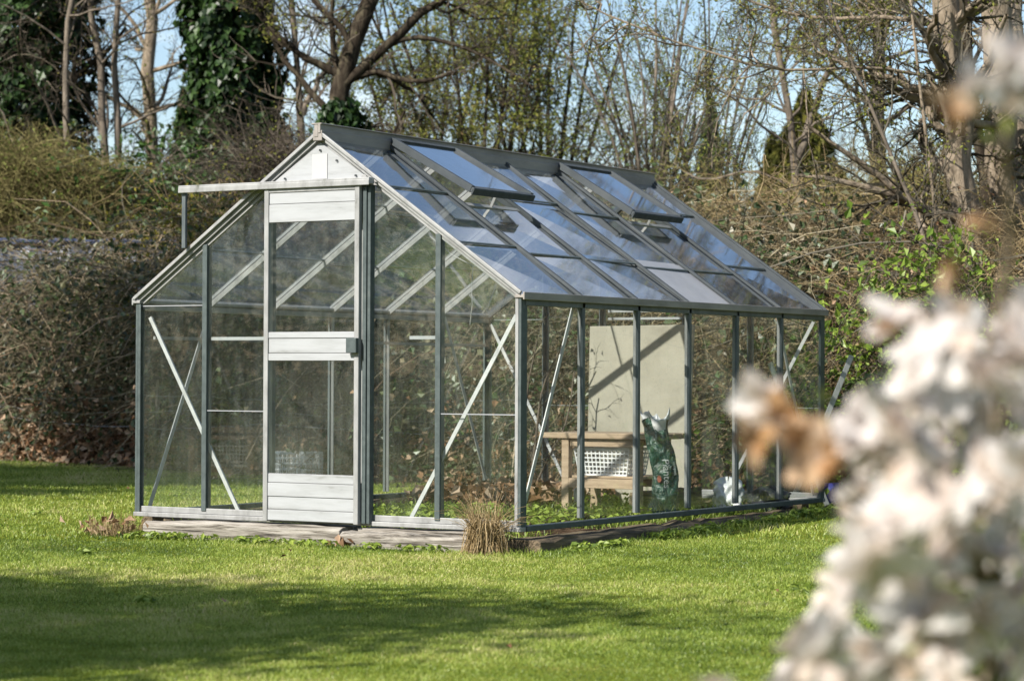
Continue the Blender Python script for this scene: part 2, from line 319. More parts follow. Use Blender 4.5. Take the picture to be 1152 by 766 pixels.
# ------------------------------------------------------------------ greenhouse
W, L_, H, RZ, B = 2.52, 3.72, 1.2, 2.07, .62
XR = -W/2
def roofz(x): return H+(RZ-H)*(1-abs(x-XR)/(W/2))
GH = thing('greenhouse', (0, 0, 0), 'aluminium framed glass greenhouse with open roof vents standing on timber sleepers', 'greenhouse')
def part(g, name, mat, parent=GH, bevel=0., label=None, smooth=False):
    o = g.build(name, mat, parent, bevel=bevel, smooth=smooth)
    if label: o['label'] = label
    return o
XS = [-2.05, -1.605, -.975, -.5]
def gable(y, s, front):
    """s = -1 faces the camera side"""
    # sill
    g = Geo(); g.box((-W-.02, y-.03, -.012), (.02, y+.03, .012)); g.box((-W, y-.008, .0125), (0, y-.002, .045)); part(g, 'sill', M['alu'], bevel=.003)
    # rafters
    for sx, e in ((-1, -W), (1, 0.)):
        g = Geo(); a = (XR, y+s*.01, RZ+.01); b = (e, y+s*.01, H+.01)
        g.bar(a, b, .022, .028); g.bar((XR, y+s*.032, RZ+.03), (e+sx*.02, y+s*.032, H+.014), .018, .018)
        g.bar((XR, y-s*.012, RZ-.02), (e, y-s*.012, H-.02), .03, .02)
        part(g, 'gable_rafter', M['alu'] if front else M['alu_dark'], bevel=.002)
    for x in XS:
        g = Geo(); z = roofz(x)-.015
        dark = front and x in (-2.05, -.5)
        g.box((x-.016, y+s*.014, .03), (x+.016, y-s*.004, z), mi=0); g.box((x-.004, y-s*.005, .03), (x+.004, y-s*.05, z), mi=1)
        part(g, 'glazing_bar', [M['seal_shade'] if dark else M['alu'], M['alu_side']], bevel=.002)
    cols = [-W]+XS+[0.]
    for i in range(5):
        x0, x1 = cols[i]+.008, cols[i+1]-.008
        if front and i == 2: continue
        pts = [(x0, y+s*.002, .03), (x1, y+s*.002, .03), (x1, y+s*.002, roofz(x1)-.02)]
        if x0 < XR < x1: pts.append((XR, y+s*.002, RZ-.02))
        pts.append((x0, y+s*.002, roofz(x0)-.02))
        g = Geo(); p = np.array(pts); p[:, 1] += .004*rng.normal(); g.sheet(p)
        part(g, 'wall_pane', M['glass'])
        for zz in ((.585,) if i in (1, 4) else (1.17,) if i in (0, 4) else ()):
            g = Geo(); g.box((x0, y+s*.006, zz), (x1, y+s*.0035, zz+.005)); part(g, 'pane_joint', M['glass_grey'])
gable(0., -1, True); gable(L_, 1, False)
# braces at the front and the rear and along the two sides
for a, b in (((-2.475, .03, 1.11), (-1.83, .03, .02)), ((-.045, .03, 1.10), (-.70, .03, .02)), ((-.04, 3.69, 1.14), (-.66, 3.69, .04)), ((-2.48, 3.69, 1.14), (-1.86, 3.69, .04))):
    g = Geo(); g.bar(a, b, .022, .005, (0, 1, 0)); g.bar(np.array(a)+[0, .012, 0], np.array(b)+[0, .012, 0], .004, .022, (0, 1, 0)); part(g, 'diagonal_brace', M['alu_bright'])
for x, sx in ((-.03, 1), (-W+.03, -1)):
    for a, b in (((x, .6, 1.18), (x, .05, .03)), ((x, 3.12, 1.18), (x, 3.67, .03))):
        g = Geo(); g.bar(a, b, .026, .006, (1, 0, 0)); part(g, 'diagonal_brace', M['alu_bright'])
for x0, x1 in ((-2.03, -1.63), (-.70, -.515)):
    g = Geo(); g.box((x0, .02, .978), (x1, .04, .996)); part(g, 'cross_rail', M['panel'])
# corner posts
for x, y in ((0, 0), (-W, 0), (0, L_), (-W, L_)):
    sx = 1 if x == 0 else -1; sy = -1 if y == 0 else 1
    g = Geo()
    g.box((min(x-sx*.001, x-sx*.02), min(y+sy*.022, y+sy*.017), -.0), (max(x-sx*.001, x-sx*.02), max(y+sy*.022, y+sy*.017), H), mi=0 if sx > 0 else 1)
    g.box((min(x+sx*.016, x+sx*.0), min(y+sy*.021, y-sy*.04), -.0), (max(x+sx*.016, x), max(y+sy*.021, y-sy*.04), H), mi=1)
    part(g, 'corner_post', [M['alu'], M['seal_shade']], bevel=.002)  # side plates darker than the front plate, shade put into the colour
# long sides
for x, s in ((0., 1), (-W, -1)):
    g = Geo(); g.box((min(x-.03, x+.03), .03, -.012), (max(x-.03, x+.03), L_-.03, .016)); part(g, 'sill', M['seal_shade'], bevel=.003)
    g = Geo()
    g.box((min(x+s*.035, x-s*.02), -.03, H-.012), (max(x+s*.035, x-s*.02), L_+.03, H+.006)); g.box((min(x+s*.040, x+s*.030), -.03, H-.022), (max(x+s*.040, x+s*.030), L_+.03, H+.018))
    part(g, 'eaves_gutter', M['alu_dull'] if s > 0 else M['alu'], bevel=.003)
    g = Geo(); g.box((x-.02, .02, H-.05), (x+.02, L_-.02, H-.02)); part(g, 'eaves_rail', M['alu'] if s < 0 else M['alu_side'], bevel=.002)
    for k in range(1, 6):
        y = k*B
        g = Geo(); g.box((min(x+s*.004, x+s*.020), y-.014, .03), (max(x+s*.004, x+s*.020), y+.014, H-.02), mi=0)
        g.box((min(x+s*.003, x-s*.018), y-.004, .03), (max(x+s*.003, x-s*.018), y+.004, H-.02), mi=1)
        part(g, 'glazing_bar', [M['alu_side'], M['alu']], bevel=.002)
    for k in range(6):
        y0, y1 = k*B+.008, (k+1)*B-.008; w = .004*rng.normal()
        g = Geo(); g.sheet([(x+s*(.002+w), y0, .03), (x+s*(.002+w), y1, .03), (x+s*.002, y1, H-.02), (x+s*.002, y0, H-.02)])
        part(g, 'wall_pane', M['glass_side'])
# roof
SL = math.hypot(W/2, RZ-H)
def rp(s, t, y, off=0.):
    """a point on the roof: t metres down the slope from the ridge"""
    dx, dz = s*(W/2)/SL, -(RZ-H)/SL
    return np.array([XR+dx*t, y, RZ+dz*t])+off*np.array([s*(RZ-H)/SL, 0, (W/2)/SL])
VENT = {1: .10, 4: .06}
VL = .60
for s in (1, -1):
    nrm = rp(s, 0, 0, 1)-rp(s, 0, 0)
    for k in range(1, 6):
        y = k*B; g = Geo()
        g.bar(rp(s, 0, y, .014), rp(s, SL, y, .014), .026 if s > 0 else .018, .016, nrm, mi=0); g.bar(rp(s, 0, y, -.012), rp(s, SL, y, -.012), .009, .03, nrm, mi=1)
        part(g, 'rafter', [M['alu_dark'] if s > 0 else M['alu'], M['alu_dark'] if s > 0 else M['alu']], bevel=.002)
    for k in range(6):
        y0, y1 = k*B+.008, (k+1)*B-.008; vent = (s > 0 and k in VENT)
        t0 = VL if vent else .0
        for a, b in ((t0, 1.08), (1.08, SL)) if vent else ((0, .52), (.52, 1.06), (1.06, SL)):
            g = Geo(); e = .004*rng.normal(); g.sheet([rp(s, a, y0, .004+e), rp(s, b+.01, y0, .001), rp(s, b+.01, y1, .001), rp(s, a, y1, .004-e)])
            grey = (s > 0 and k == 3 and a > 1)
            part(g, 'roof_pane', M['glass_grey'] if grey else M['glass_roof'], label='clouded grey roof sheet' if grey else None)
        for tt in ((1.08,) if vent else (.52, 1.06)):
            g = Geo(); tt += .05*rng.normal(); g.bar(rp(s, tt, y0, .008), rp(s, tt, y1, .008), .012, .006, nrm); part(g, 'lap_strip', M['seal_shade'])
# ridge with its standing capping
g = Geo(); g.box((XR-.03, -.045, RZ-.02), (XR+.03, L_+.045, RZ+.035)); part(g, 'ridge_beam', M['alu_dull'], bevel=.003)
g = Geo(); g.box((XR+.006, -.05, RZ+.02), (XR+.022, L_+.05, RZ+.070)); g.box((XR-.04, -.05, RZ+.067), (XR+.030, L_+.05, RZ+.075)); g.box((XR-.02, -.048, RZ+.0), (XR+.005, L_+.048, RZ+.066))
part(g, 'ridge_capping', M['alu_dull'], bevel=.003)
# open vents on the right slope
for k, lift in VENT.items():
    y0, y1 = k*B-.005, (k+1)*B+.005
    top = rp(1, .02, 0, .05); d0 = rp(1, 1, 0)-rp(1, 0, 0); ang = math.asin(lift*.62/VL)
    dd = np.array([d0[0]*math.cos(ang)+d0[2]*-math.sin(ang)*-1*0, 0, 0])
    th = math.atan2(d0[2], d0[0])+ang; dd = np.array([math.cos(th), 0, math.sin(th)]); nn = np.array([-math.sin(th), 0, math.cos(th)])
    P = lambda t, y, o=0.: np.array([top[0], y, top[2]])+dd*t+nn*o
    vt = Geo(); vt.bar(P(.0, y0, .0), P(.0, y1, .0), .03, .03, nn); root = part(vt, 'roof_vent', M['alu_dark'], bevel=.002)
    for yy in (y0, y1):
        g = Geo(); g.bar(P(.012, yy), P(VL, yy), .03, .04, nn); part(g, 'vent_stile', M['alu_dark'], root, bevel=.002)
    g = Geo(); g.bar(P(VL, y0-.012, 0), P(VL, y1+.012, 0), .035, .028, nn); g.bar(P(VL+.016, y0-.012, -.008), P(VL+.016, y1+.012, -.008), .01, .036, nn); part(g, 'vent_rail', M['alu_dark'], root, bevel=.002)
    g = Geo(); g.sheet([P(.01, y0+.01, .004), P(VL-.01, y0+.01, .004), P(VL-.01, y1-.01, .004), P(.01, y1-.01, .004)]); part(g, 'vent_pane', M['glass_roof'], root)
    g = Geo(); ym = (y0+y1)/2; g.bar(P(VL-.03, ym, -.02), rp(1, VL+.0, ym, .0), .016, .006, (0, 1, 0)); part(g, 'vent_stay', M['alu'], root)
    g = Geo(); g.bar(rp(1, VL, y0+.02, .0), rp(1, VL, y1-.02, .0), .03, .02, rp(1, 0, 0, 1)-rp(1, 0, 0)); part(g, 'vent_sill', M['alu'])
# front gable panel, door rail, door
g = Geo(); zz = 1.835; hw = (RZ-zz)/(RZ-H)*(W/2)-.02
g.poly([(XR-hw, -.012, zz), (XR+hw, -.012, zz), (XR, -.012, RZ-.03)], .008, (0, 1, 0)); GP = part(g, 'gable_panel', M['panel'])
g = Geo(); g.box((XR-.055, -.016, zz+.01), (XR+.045, -.0125, zz+.145)); part(g, 'patch', M['patch'], GP)
g = Geo()
for x, z in ((XR-.0, RZ-.07), (XR+.11, RZ-.13), (XR+.235, RZ-.215), (XR-.235, RZ-.215)): g.tubes(np.array([[[x, -.013, z], [x, -.022, z]]]), .006, 8)
part(g, 'screw', M['alu_side'], GP)
g = Geo(); g.box((-2.175, -.095, 1.802), (-.885, -.045, 1.836)); g.box((-2.175, -.098, 1.795), (-.885, -.092, 1.825)); part(g, 'door_track', M['alu'], bevel=.004)
g = Geo(); g.box((-2.165, -.075, 1.49), (-2.140, -.066, 1.80)); g.box((-2.158, -.066, 1.49), (-2.150, -.045, 1.80)); part(g, 'track_strut', M['alu_side'], bevel=.001)
g = Geo(); g.box((-1.60, -.055, 1.80), (-.93, -.01, 1.834)); part(g, 'track_bracket', M['alu'], bevel=.002)
DX0, DX1, DY = -1.585, -.955, -.085
g = Geo()
for xa, xb in ((DX0, DX0+.030), (DX1-.030, DX1)): g.box((xa, DY, -.005), (xb, DY+.03, 1.80))
g.box((DX0+.029, DY+.003, 1.775), (DX1-.029, DY+.027, 1.80)); DOOR = part(g, 'door', M['alu'], bevel=.003)
a, b = DX0+.029, DX1-.029
def dpanel(name, z0, z1, lines):
    g = Geo(); e = [z0]+lines+[z1]
    for i in range(len(e)-1): g.box((a, DY+.006+.003*(i % 2), e[i]+.002), (b, DY+.022, e[i+1]-.002))
    g.box((a, DY+.0125, z0), (b, DY+.020, z1), mi=1)
    return part(g, name, [M['panel'], M['groove']], DOOR, bevel=.0015)
dpanel('door_head_panel', 1.612, 1.776, [1.712])
dpanel('door_mid_panel', .863, 1.02, [.905, .985])
dpanel('door_kick_panel', .0, .255, [.06, .13, .205])
g = Geo()
for z0, z1 in ((.256, .862), (1.021, 1.611)): g.sheet([(a, DY+.013, z0), (b, DY+.013, z0), (b, DY+.013, z1), (a, DY+.013, z1)])
part(g, 'door_pane', M['glass'], DOOR)
g = Geo(); g.box((DX1-.062, DY-.03, .905), (DX1+.004, DY-.002, .985)); part(g, 'door_handle', M['seal_shade'], DOOR, bevel=.004)
# dark jamb beside the open edge of the door
g = Geo(); g.box((-.948, -.060, .0), (-.925, -.004, 1.80)); g.box((-.924, -.05, 0), (-.905, -.008, 1.8)); part(g, 'door_jamb', M['seal_shade'], bevel=.002)
# left staging rail inside and a hanging cord
g = Geo()
for y in (.0,): g.box((-W+.045, .06, .985), (-W+.06, 3.6, 1.003))
part(g, 'inner_rail', M['alu'])
g = Geo(); g.tubes(np.array([[[-1.35, 1.2, 1.60], [-1.2, 1.2, 1.49], [-1.05, 1.2, 1.42], [-.9, 1.2, 1.40]], [[-1.05, 1.2, 1.42], [-1.06, 1.2, 1.3], [-1.055, 1.2, 1.2], [-1.07, 1.2, 1.08]]]), .0025, 5); part(g, 'cord', M['wire'])
# rear window frame rails
g = Geo(); g.box((-1.55, L_-.03, 1.215), (-.93, L_-.012, 1.245)); g.box((-1.55, L_-.03, 1.165), (-.93, L_-.012, 1.18)); part(g, 'rear_vent_frame', M['panel'])

# ------------------------------------------------------------------ what lies under it
def timber(name, lo, hi, mat, label, cat, seg=14, jit=.0035, group=None, taper=0.):
    lo = np.array(lo, float); hi = np.array(hi, float); ax = int(np.argmax(hi-lo)); t = np.linspace(0, 1, seg)
    o1, o2 = [i for i in range(3) if i != ax]
    vs = []
    prof = [(-1, -1), (1, -1), (1, .75), (.8, 1), (-.8, 1), (-1, .75)]
    for tt in t:
        for p, q in prof:
            v = np.zeros(3); v[ax] = lo[ax]+tt*(hi[ax]-lo[ax]); c1, c2 = (lo[o1]+hi[o1])/2, (lo[o2]+hi[o2])/2
            v[o1] = c1+p*(hi[o1]-lo[o1])/2; v[o2] = c2+q*(hi[o2]-lo[o2])/2*(1-taper*max(0, 1-tt*5))
            v += rng.normal(size=3)*jit*np.array([1, 1, 1]); vs.append(v)
    n = len(prof); q = [[i*n+j, i*n+(j+1) % n, (i+1)*n+(j+1) % n, (i+1)*n+j] for i in range(seg-1) for j in range(n)]
    tr = [[0, j+1, j] for j in range(1, n-1)]+[[(seg-1)*n, (seg-1)*n+j, (seg-1)*n+j+1] for j in range(1, n-1)]
    g = Geo(); g.add(vs, q, tr); o = g.build(name, mat, bevel=.004)
    return setp(o, label, cat, group)
SLP = 'timber sleepers under the greenhouse'
timber('timber_sleeper', (-2.41, -.10, -.17), (-1.06, .12, -.022), M['wood_pale'], 'pale weathered sleeper below the greenhouse door', 'timber', group=SLP, taper=.25)
timber('timber_sleeper', (-1.03, -.15, -.18), (-.17, .10, -.04), M['wood_pale'], 'shorter pale sleeper between the door and the dry grass tuft', 'timber', group=SLP)
timber('timber_sleeper', (-.10, .02, -.2), (.105, 3.78, -.05), M['wood_dark'], 'long dark sleeper below the right glass side', 'timber', 26, .005, SLP)
timber('timber_sleeper', (-2.62, .14, -.2), (-2.44, 3.7, -.02), M['wood_dark'], 'dark sleeper under the far left glass side', 'timber', 20, .005, SLP)
timber('timber_sleeper', (-2.4, 3.66, -.2), (-.12, 3.80, -.02), M['wood_dark'], 'dark sleeper under the rear glass gable', 'timber', 14, .005, SLP)
timber('plank', (-.98, -.05, -.042), (-.22, .09, -.022), M['wood_pale'], 'thin pale plank lying on the sleeper right of the door', 'plank', 8, .003)
FZ = -.07
v, q = grid_mesh(np.arange(-2.45, -.08, .08), np.arange(.1, 3.68, .08), lambda x, y: FZ+.018*(vnoise(x, y, 3.)-.5)+.02*(vnoise(x, y, 9.)-.5))
g = Geo(); g.add(v, q); g.build('earth_floor', M['soil'], smooth=True, kind='structure')
g = Geo(); n = 9000; x = -2.4+2.3*rng.random(n); y = .15+3.5*rng.random(n)
keep = (vnoise(x, y, 1.5) > .42) & ~((x < -1.5) & (y > 2.6)); x, y = x[keep], y[keep]
blades(g, x, y, np.full(len(x), FZ), .03+.07*rng.random(len(x))**2, .006, .4+.9*rng.random(len(x)), np.clip(.35+.2*rng.normal(size=len(x)), 0, 1))
n = 2600; x = -2.3+2.2*rng.random(n); y = .3+3.1*rng.random(n); keep = vnoise(x+9, y, 1.3) > .5; x, y = x[keep], y[keep]; n = len(x)
g.leaves(np.stack([x, y, FZ+.02+.07*rng.random(n)], -1), rng.normal(size=(n, 3))*.5+[0, 0, 1], .03+.03*rng.random(n), .7, rnd=.3+.3*rng.random(n))
setp(g.build('weeds', M['grass'], kind='stuff'), 'low green weeds on the earth inside the greenhouse', 'weeds')
g = Geo(); n = 1500; x = -2.42+1.0*rng.random(n); y = 2.5+1.1*rng.random(n)
g.leaves(np.stack([x, y, FZ+.02+.12*rng.random(n)**2], -1), rng.normal(size=(n, 3))*.7+[0, 0, 1], .05+.05*rng.random(n), .65, fold=.3)
setp(g.build('dead_leaves', M['dead_leaf'], kind='stuff'), 'brown dead leaves heaped at the rear left inside the greenhouse', 'dead leaves')

# ------------------------------------------------------------------ things inside
T = thing('potting_table', (-1.02, 2.86, FZ), 'small low wooden potting table inside the greenhouse', 'table')
tw, td, th_ = .82, .46, .50
g = Geo()
for i in range(4): g.box((-tw/2, -td/2+i*td/4+.003, th_-.035+.002*(i % 2)), (tw/2, -td/2+(i+1)*td/4-.003, th_))
g.build('table_top', M['wood_table'], T, bevel=.004)
for sx in (-1, 1):
    for sy in (-1, 1):
        g = Geo(); x, y = sx*(tw/2-.155), sy*(td/2-.045); g.box((x-.026, y-.026, 0), (x+.026, y+.026, th_-.036)); g.build('leg', M['wood_table'], T, bevel=.004)
g = Geo(); g.box((-tw/2+.185, -td/2+.03, th_-.085), (tw/2-.185, -td/2+.05, th_-.036)); g.box((-tw/2+.185, td/2-.05, th_-.085), (tw/2-.185, td/2-.03, th_-.036)); g.build('apron', M['wood_table'], T, bevel=.003)
g = Geo(); g.box((-tw/2+.18, -td/2+.02, .155), (tw/2-.18, -td/2+.045, .215)); g.box((-tw/2+.18, td/2-.045, .155), (tw/2-.18, td/2-.02, .215))
for i in range(4): g.box((-tw/2+.13, -td/2+.05+i*.09, .216), (tw/2-.13, -td/2+.05+i*.09+.082, .232))
g.build('lower_shelf', M['wood_table'], T, bevel=.003)
# white slatted basket on the shelf
BK = thing('plastic_basket', (-1.04, 2.84, FZ+.234), 'white slotted plastic basket on the shelf of the potting table', 'basket')
def basket(parent, bx, by, bh, nx, ny, nz, fl=.16):
    g = Geo()
    def c(u, v, z): k = 1+fl*z/bh; return np.array([u*bx/2*k, v*by/2*k, z])
    for axis in (0, 1):
        for sgn in (-1, 1):
            f = (lambda u, z: c(u, sgn, z)) if axis == 0 else (lambda u, z: c(sgn, u, z))
            nn = (0, sgn, 0) if axis == 0 else (sgn, 0, 0)
            for i in range(nx+1 if axis == 0 else ny+1):
                u = -1+2*i/(nx if axis == 0 else ny); g.bar(f(u, 0), f(u, bh), .008, .004, nn)
            for j in range(nz+1):
                z = bh*j/nz; g.bar(f(-1, z), f(1, z), .004 if 0 < j < nz else .006, .008 if 0 < j < nz else .018, (0, 0, 1))
    g.build('basket_side', M['white_plastic'], parent)
    g = Geo(); g.box((-bx/2, -by/2, 0), (bx/2, by/2, .006)); g.build('basket_base', M['white_plastic'], parent)
basket(BK, .34, .24, .165, 13, 9, 6)
BOARD = Geo(); BOARD.poly([(-1.66, 3.615, FZ), (-.90, 3.60, FZ), (-.875, 3.66, 1.128), (-1.665, 3.66, 1.122)], .015, (0, -1, .0))
setp(BOARD.build('board', M['board'], bevel=.003), 'large pale beige board leaning on the rear glass behind the potting table', 'board')
# compost bag
BAGP = np.array([-.47, 2.42, FZ]); BG = thing('compost_bag', tuple(BAGP), 'tall crumpled green plastic compost bag with white lettering', 'compost bag', rz=R(30))
def bagr(th, t):
    rx = .082*(1-.12*np.sin(t*3.1)); ry = .07
    taper = np.interp(t, [0, .06, .3, .7, .86, .93, 1], [.86, 1, .98, 1.05, .9, .80, .98])
    r = taper*(1+.07*np.sin(3*th+5*t)+.05*np.sin(5*th-9*t+1)+.04*np.sin(9*th+14*t)+.03*np.sin(2*th+22*t))
    bend = .026*np.sin(t*4.5)
    return np.stack([rx*r*np.cos(th)+bend, ry*r*np.sin(th), t*.60+.012*np.sin(3*th+2)*(t > .9)], -1)
nt_, nz_ = 72, 60; th = np.arange(nt_)/nt_*2*np.pi; tt = np.linspace(0, 1, nz_)
TH, TT = np.meshgrid(th, tt, indexing='xy'); v = bagr(TH, TT).reshape(-1, 3)
i = np.arange(nz_-1)[:, None]*nt_; j = np.arange(nt_)[None]; q = np.stack([i+j, i+(j+1) % nt_, i+nt_+(j+1) % nt_, i+nt_+j], -1).reshape(-1, 4)
vv_ = v[:, 2:3]; v = v+np.stack([.022*(vnoise(v[:, 0]*2+v[:, 2], v[:, 1]*2, 14.)-.5), .022*(vnoise(v[:, 0], v[:, 2], 17.)-.5)+.012*(vnoise(v[:, 0]*3, v[:, 2], 30.)-.5), 0*v[:, 0]], -1)
g = Geo(); g.add(v, q); g.add(np.array([[.08*math.cos(a), .06*math.sin(a), .004] for a in th[::6]]), None, [[0, k+1, k] for k in range(1, 11)]); g.build('bag_body', M['bag_green'], BG, smooth=True)
g = Geo(); ts = np.linspace(0, 1, 9); TH2, T2 = np.meshgrid(th, ts, indexing='xy'); top = bagr(TH2, np.ones_like(TH2))
out = .35*np.sin(T2*np.pi)*1.0
p = top.copy(); p[..., 0] *= 1+.12*np.sin(T2*2.6)-.5*T2**3; p[..., 1] *= 1+.12*np.sin(T2*2.6)-.5*T2**3; p[..., 2] += .055*np.sin(T2*2.2)*(1+.5*np.sin(2*TH2+1.2)+.3*np.sin(5*TH2)+.2*np.sin(9*TH2+1))-.10*T2**2; p[..., 0] += .02*T2*np.sin(4*TH2)
i = np.arange(8)[:, None]*nt_; q = np.stack([i+j, i+(j+1) % nt_, i+nt_+(j+1) % nt_, i+nt_+j], -1).reshape(-1, 4)
g.add(p.reshape(-1, 3), q); g.build('bag_mouth', M['bag_white'], BG, smooth=True)
def bag_text(body, x0, t0, size, flip):
    cu = bpy.data.curves.new('lettering', 'FONT'); cu.body = body; cu.size = size
    ob = bpy.data.objects.new('tmp', cu); COL.objects.link(ob); bpy.context.view_layer.update()
    me = bpy.data.meshes.new_from_object(ob.evaluated_get(bpy.context.evaluated_depsgraph_get())); bpy.data.objects.remove(ob)
    for vv in me.vertices:
        X, Y = vv.co.x, vv.co.y
        zt = (t0-X)/.6; xx = x0+Y           # reads down the bag
        tha = -math.pi/2+xx/.082; pt = bagr(np.array(tha), np.array(zt)); nr = np.array([math.cos(tha)*.7, math.sin(tha), 0]); nr /= np.linalg.norm(nr)
        vv.co = pt+nr*.016
    me.materials.clear(); me.materials.append(M['ink']); o = bpy.data.objects.new('lettering', me); COL.objects.link(o); o.parent = BG
bag_text('Plantes', -.008, .36, .062, 1)
bag_text('compost', .062, .34, .022, 1)
g = Geo(); pts = [bagr(np.array(-math.pi/2-.45+.22*math.cos(a)), np.array(.40+.035*math.sin(a)))+np.array([-.006, -.015, 0]) for a in np.arange(16)/16*2*np.pi]
g.sheet(pts); g.build('red_emblem', surfmat('faded_red_print', [(.3, (.20, .06, .035)), (.7, (.28, .10, .06))], bump=0), BG)
# white sack
def sack(name, loc, rx, ry, h, mat, label, cat, seed, rz=0.):
    n1, n2 = 48, 26; a = np.arange(n1)/n1*2*np.pi; t = np.linspace(0, 1, n2); A, T_ = np.meshgrid(a, t, indexing='xy')
    f = np.interp(T_, [0, .08, .5, .85, .95, 1], [.9, 1, 1.0, .92, .7, .05])
    f = f*(1+.12*np.sin(4*A+1+seed)*(1-T_*.3)+.08*np.sin(3*A+9*T_+seed)+.07*np.sin(7*A-14*T_+seed)+.06*np.sin(13*A+17*T_))
    v = np.stack([rx*f*np.cos(A), ry*f*np.sin(A), h*T_+.02*np.sin(2*A+seed)*T_], -1).reshape(-1, 3)
    i = np.arange(n2-1)[:, None]*n1; j = np.arange(n1)[None]; q = np.stack([i+j, i+(j+1) % n1, i+n1+(j+1) % n1, i+n1+j], -1).reshape(-1, 4)
    g = Geo(); g.add(v, q); o = g.build(name, mat, smooth=True); o.location = loc; o.rotation_euler[2] = rz
    return setp(o, label, cat)
sack('plastic_sack', (-.50, 3.40, FZ), .10, .08, .20, M['bag_white'], 'small crumpled white plastic sack on the earth near the rear right', 'sack', 2.)
sack('plastic_sack', (-.22, 3.42, FZ), .13, .09, .15, M['black_plastic'], 'low dark plastic sack right of the white sack', 'sack', 5.)
timber('edging_board', (-.80, 2.62, FZ-.02), (-.765, 3.55, FZ+.14), M['wood_dark'], 'dark edging board of the bed beside the green compost bag', 'board', 10, .003)
# watering tube under the table, dark bucket behind, metal trestle
BU = thing('bucket', (-.42, 4.12, -.065), 'dark plastic bin with wire handle just behind the rear glass', 'bin')
g = Geo(); g.lathe([(.001, 0), (.11, 0), (.145, .50), (.152, .50), (.152, .53), (.138, .53), (.105, .02), (.001, .02)]); g.build('bin_body', M['black_plastic'], BU, smooth=True)
g = Geo(); a = np.linspace(0, math.pi, 14); g.tubes(np.stack([.155*np.cos(a), -.05-.05*np.sin(a), .525-.05*np.sin(a)], -1)[None], .004, 6); g.build('handle', M['wire'], BU)
TR = thing('folding_trestle', (-.3, 4.7, -.06), 'shiny metal trestle with crossed legs outside the rear right corner', 'trestle')
def tz(px, py, d): return at(px, py, d)-np.array([-.3, 4.7, -.06])
for d in (16.3, 16.6):
    for a, b in (((958, 400), (889, 562)), ((866, 408), (931, 559))):
        g = Geo(); p0, p1 = tz(*a, d), tz(*b, d); p1[2] = .0+(p1[2]*.0); g.bar(p0, p1, .034, .022, -FW); g.build('leg', M['alu'], TR, bevel=.003)
g = Geo()
for a in ((958, 400), (866, 408), (905, 520)): g.tubes(np.array([[tz(*a, 16.3), tz(*a, 16.6)]]), .01, 8)
g.build('spreader', M['alu'], TR)
g = Geo(); p = tz(934, 572, 16.6); g.lathe([(.001, -.0), (.05, 0), (.06, .14), (.001, .14)], (p[0], p[1], 0)); o = g.build('flower_pot', M['blue'], smooth=True); o.location = (-.3, 4.7, -.06); setp(o, 'small blue plastic pot at the foot of the metal trestle', 'pot')

g = Geo(); p = at(650, 562, 15.72); pz = FZ+.005
g.lathe([(.001, 0), (.026, 0), (.028, .055), (.001, .056)], sides=18, mi=1); g.lathe([(.001, .056), (.027, .056), (.026, .13), (.012, .155), (.012, .175), (.001, .176)], sides=18)
o = g.build('bottle', [M['white_plastic'], M['black_plastic']], smooth=True); o.location = (p[0], p[1], pz); setp(o, 'small white bottle with a black base beside the left leg of the potting table', 'bottle')

# crates by the far hedge
for px, lab, sc in ((322, 'white slotted crate standing before the hedge, seen through the door', 1.), (349, 'greyer narrow slotted crate beside the white one, seen through the door', .8)):
    x, y = ground_at(px, 21.7); z = float(ground(x, y))
    t = thing('plastic_crate', (x, y, z), lab, 'crate', 'crates by the hedge', rz=R(-30)); basket(t, .23*sc, .2*sc, .24, 6, 5, 5, .02)

# ------------------------------------------------------------------ dry tufts at the corners
def tuft(name, c, n, h, spread, mat, label, hang=0.):
    g = Geo(); a = rng.random(n)*2*np.pi; r = spread*.55*np.sqrt(rng.random(n)); k = 6
    base = np.array(c)+np.stack([r*np.cos(a), r*np.sin(a), 0*a], -1)
    ln = h*(.45+.75*rng.random(n)); out = (.15+.75*rng.random(n)**1.5)
    t = np.linspace(0, 1, k)[None, :, None]
    dirh = np.stack([np.cos(a+rng.normal(size=n)*.6), np.sin(a+rng.normal(size=n)*.6), 0*a], -1)[:, None]
    P = base[:, None]+t*ln[:, None, None]*np.array([0, 0, 1.])*(1-.45*(t**2)*out[:, None, None])+dirh*(t**1.8)*(ln*out)[:, None, None]*.7
    P = P+np.cumsum(rng.normal(size=P.shape), 1)*.008*t; g.tubes(P, np.linspace(.0022, .0006, k)[None], 3)
    if hang:
        m = int(n*.8); a = rng.random(m)*2*np.pi; b2 = np.array(c)+np.stack([spread*.6*np.cos(a), spread*.6*np.sin(a), .05+.14*rng.random(m)**1.3], -1)
        ln = (.12+.12*rng.random(m)); d2 = np.stack([np.cos(a), np.sin(a), 0*a], -1)[:, None]
        P = b2[:, None]+d2*np.sqrt(t)*.07*rng.random((m, 1, 1))-t**1.4*ln[:, None, None]*np.array([0, 0, 1.])+np.cumsum(rng.normal(size=(m, k, 3)), 1)*.006; P[..., 2] = np.maximum(P[..., 2], c[2]+.002)
        g.tubes(P, np.linspace(.0024, .001, k)[None], 3)
    return setp(g.build(name, mat), label, 'grass tuft')
tuft('dry_grass_tuft', (-.10, -.17, -.12), 430, .30, .11, M['straw'], 'dry straw coloured grass tuft at the near corner of the greenhouse', 1.)
tuft('dry_grass_tuft', (-2.60, -.12, -.13), 260, .13, .26, M['straw'], 'low flattened dry grass tuft at the left front corner', 0)
g = Geo(); n = 46; sp = rng.random((n, 1)) < .78
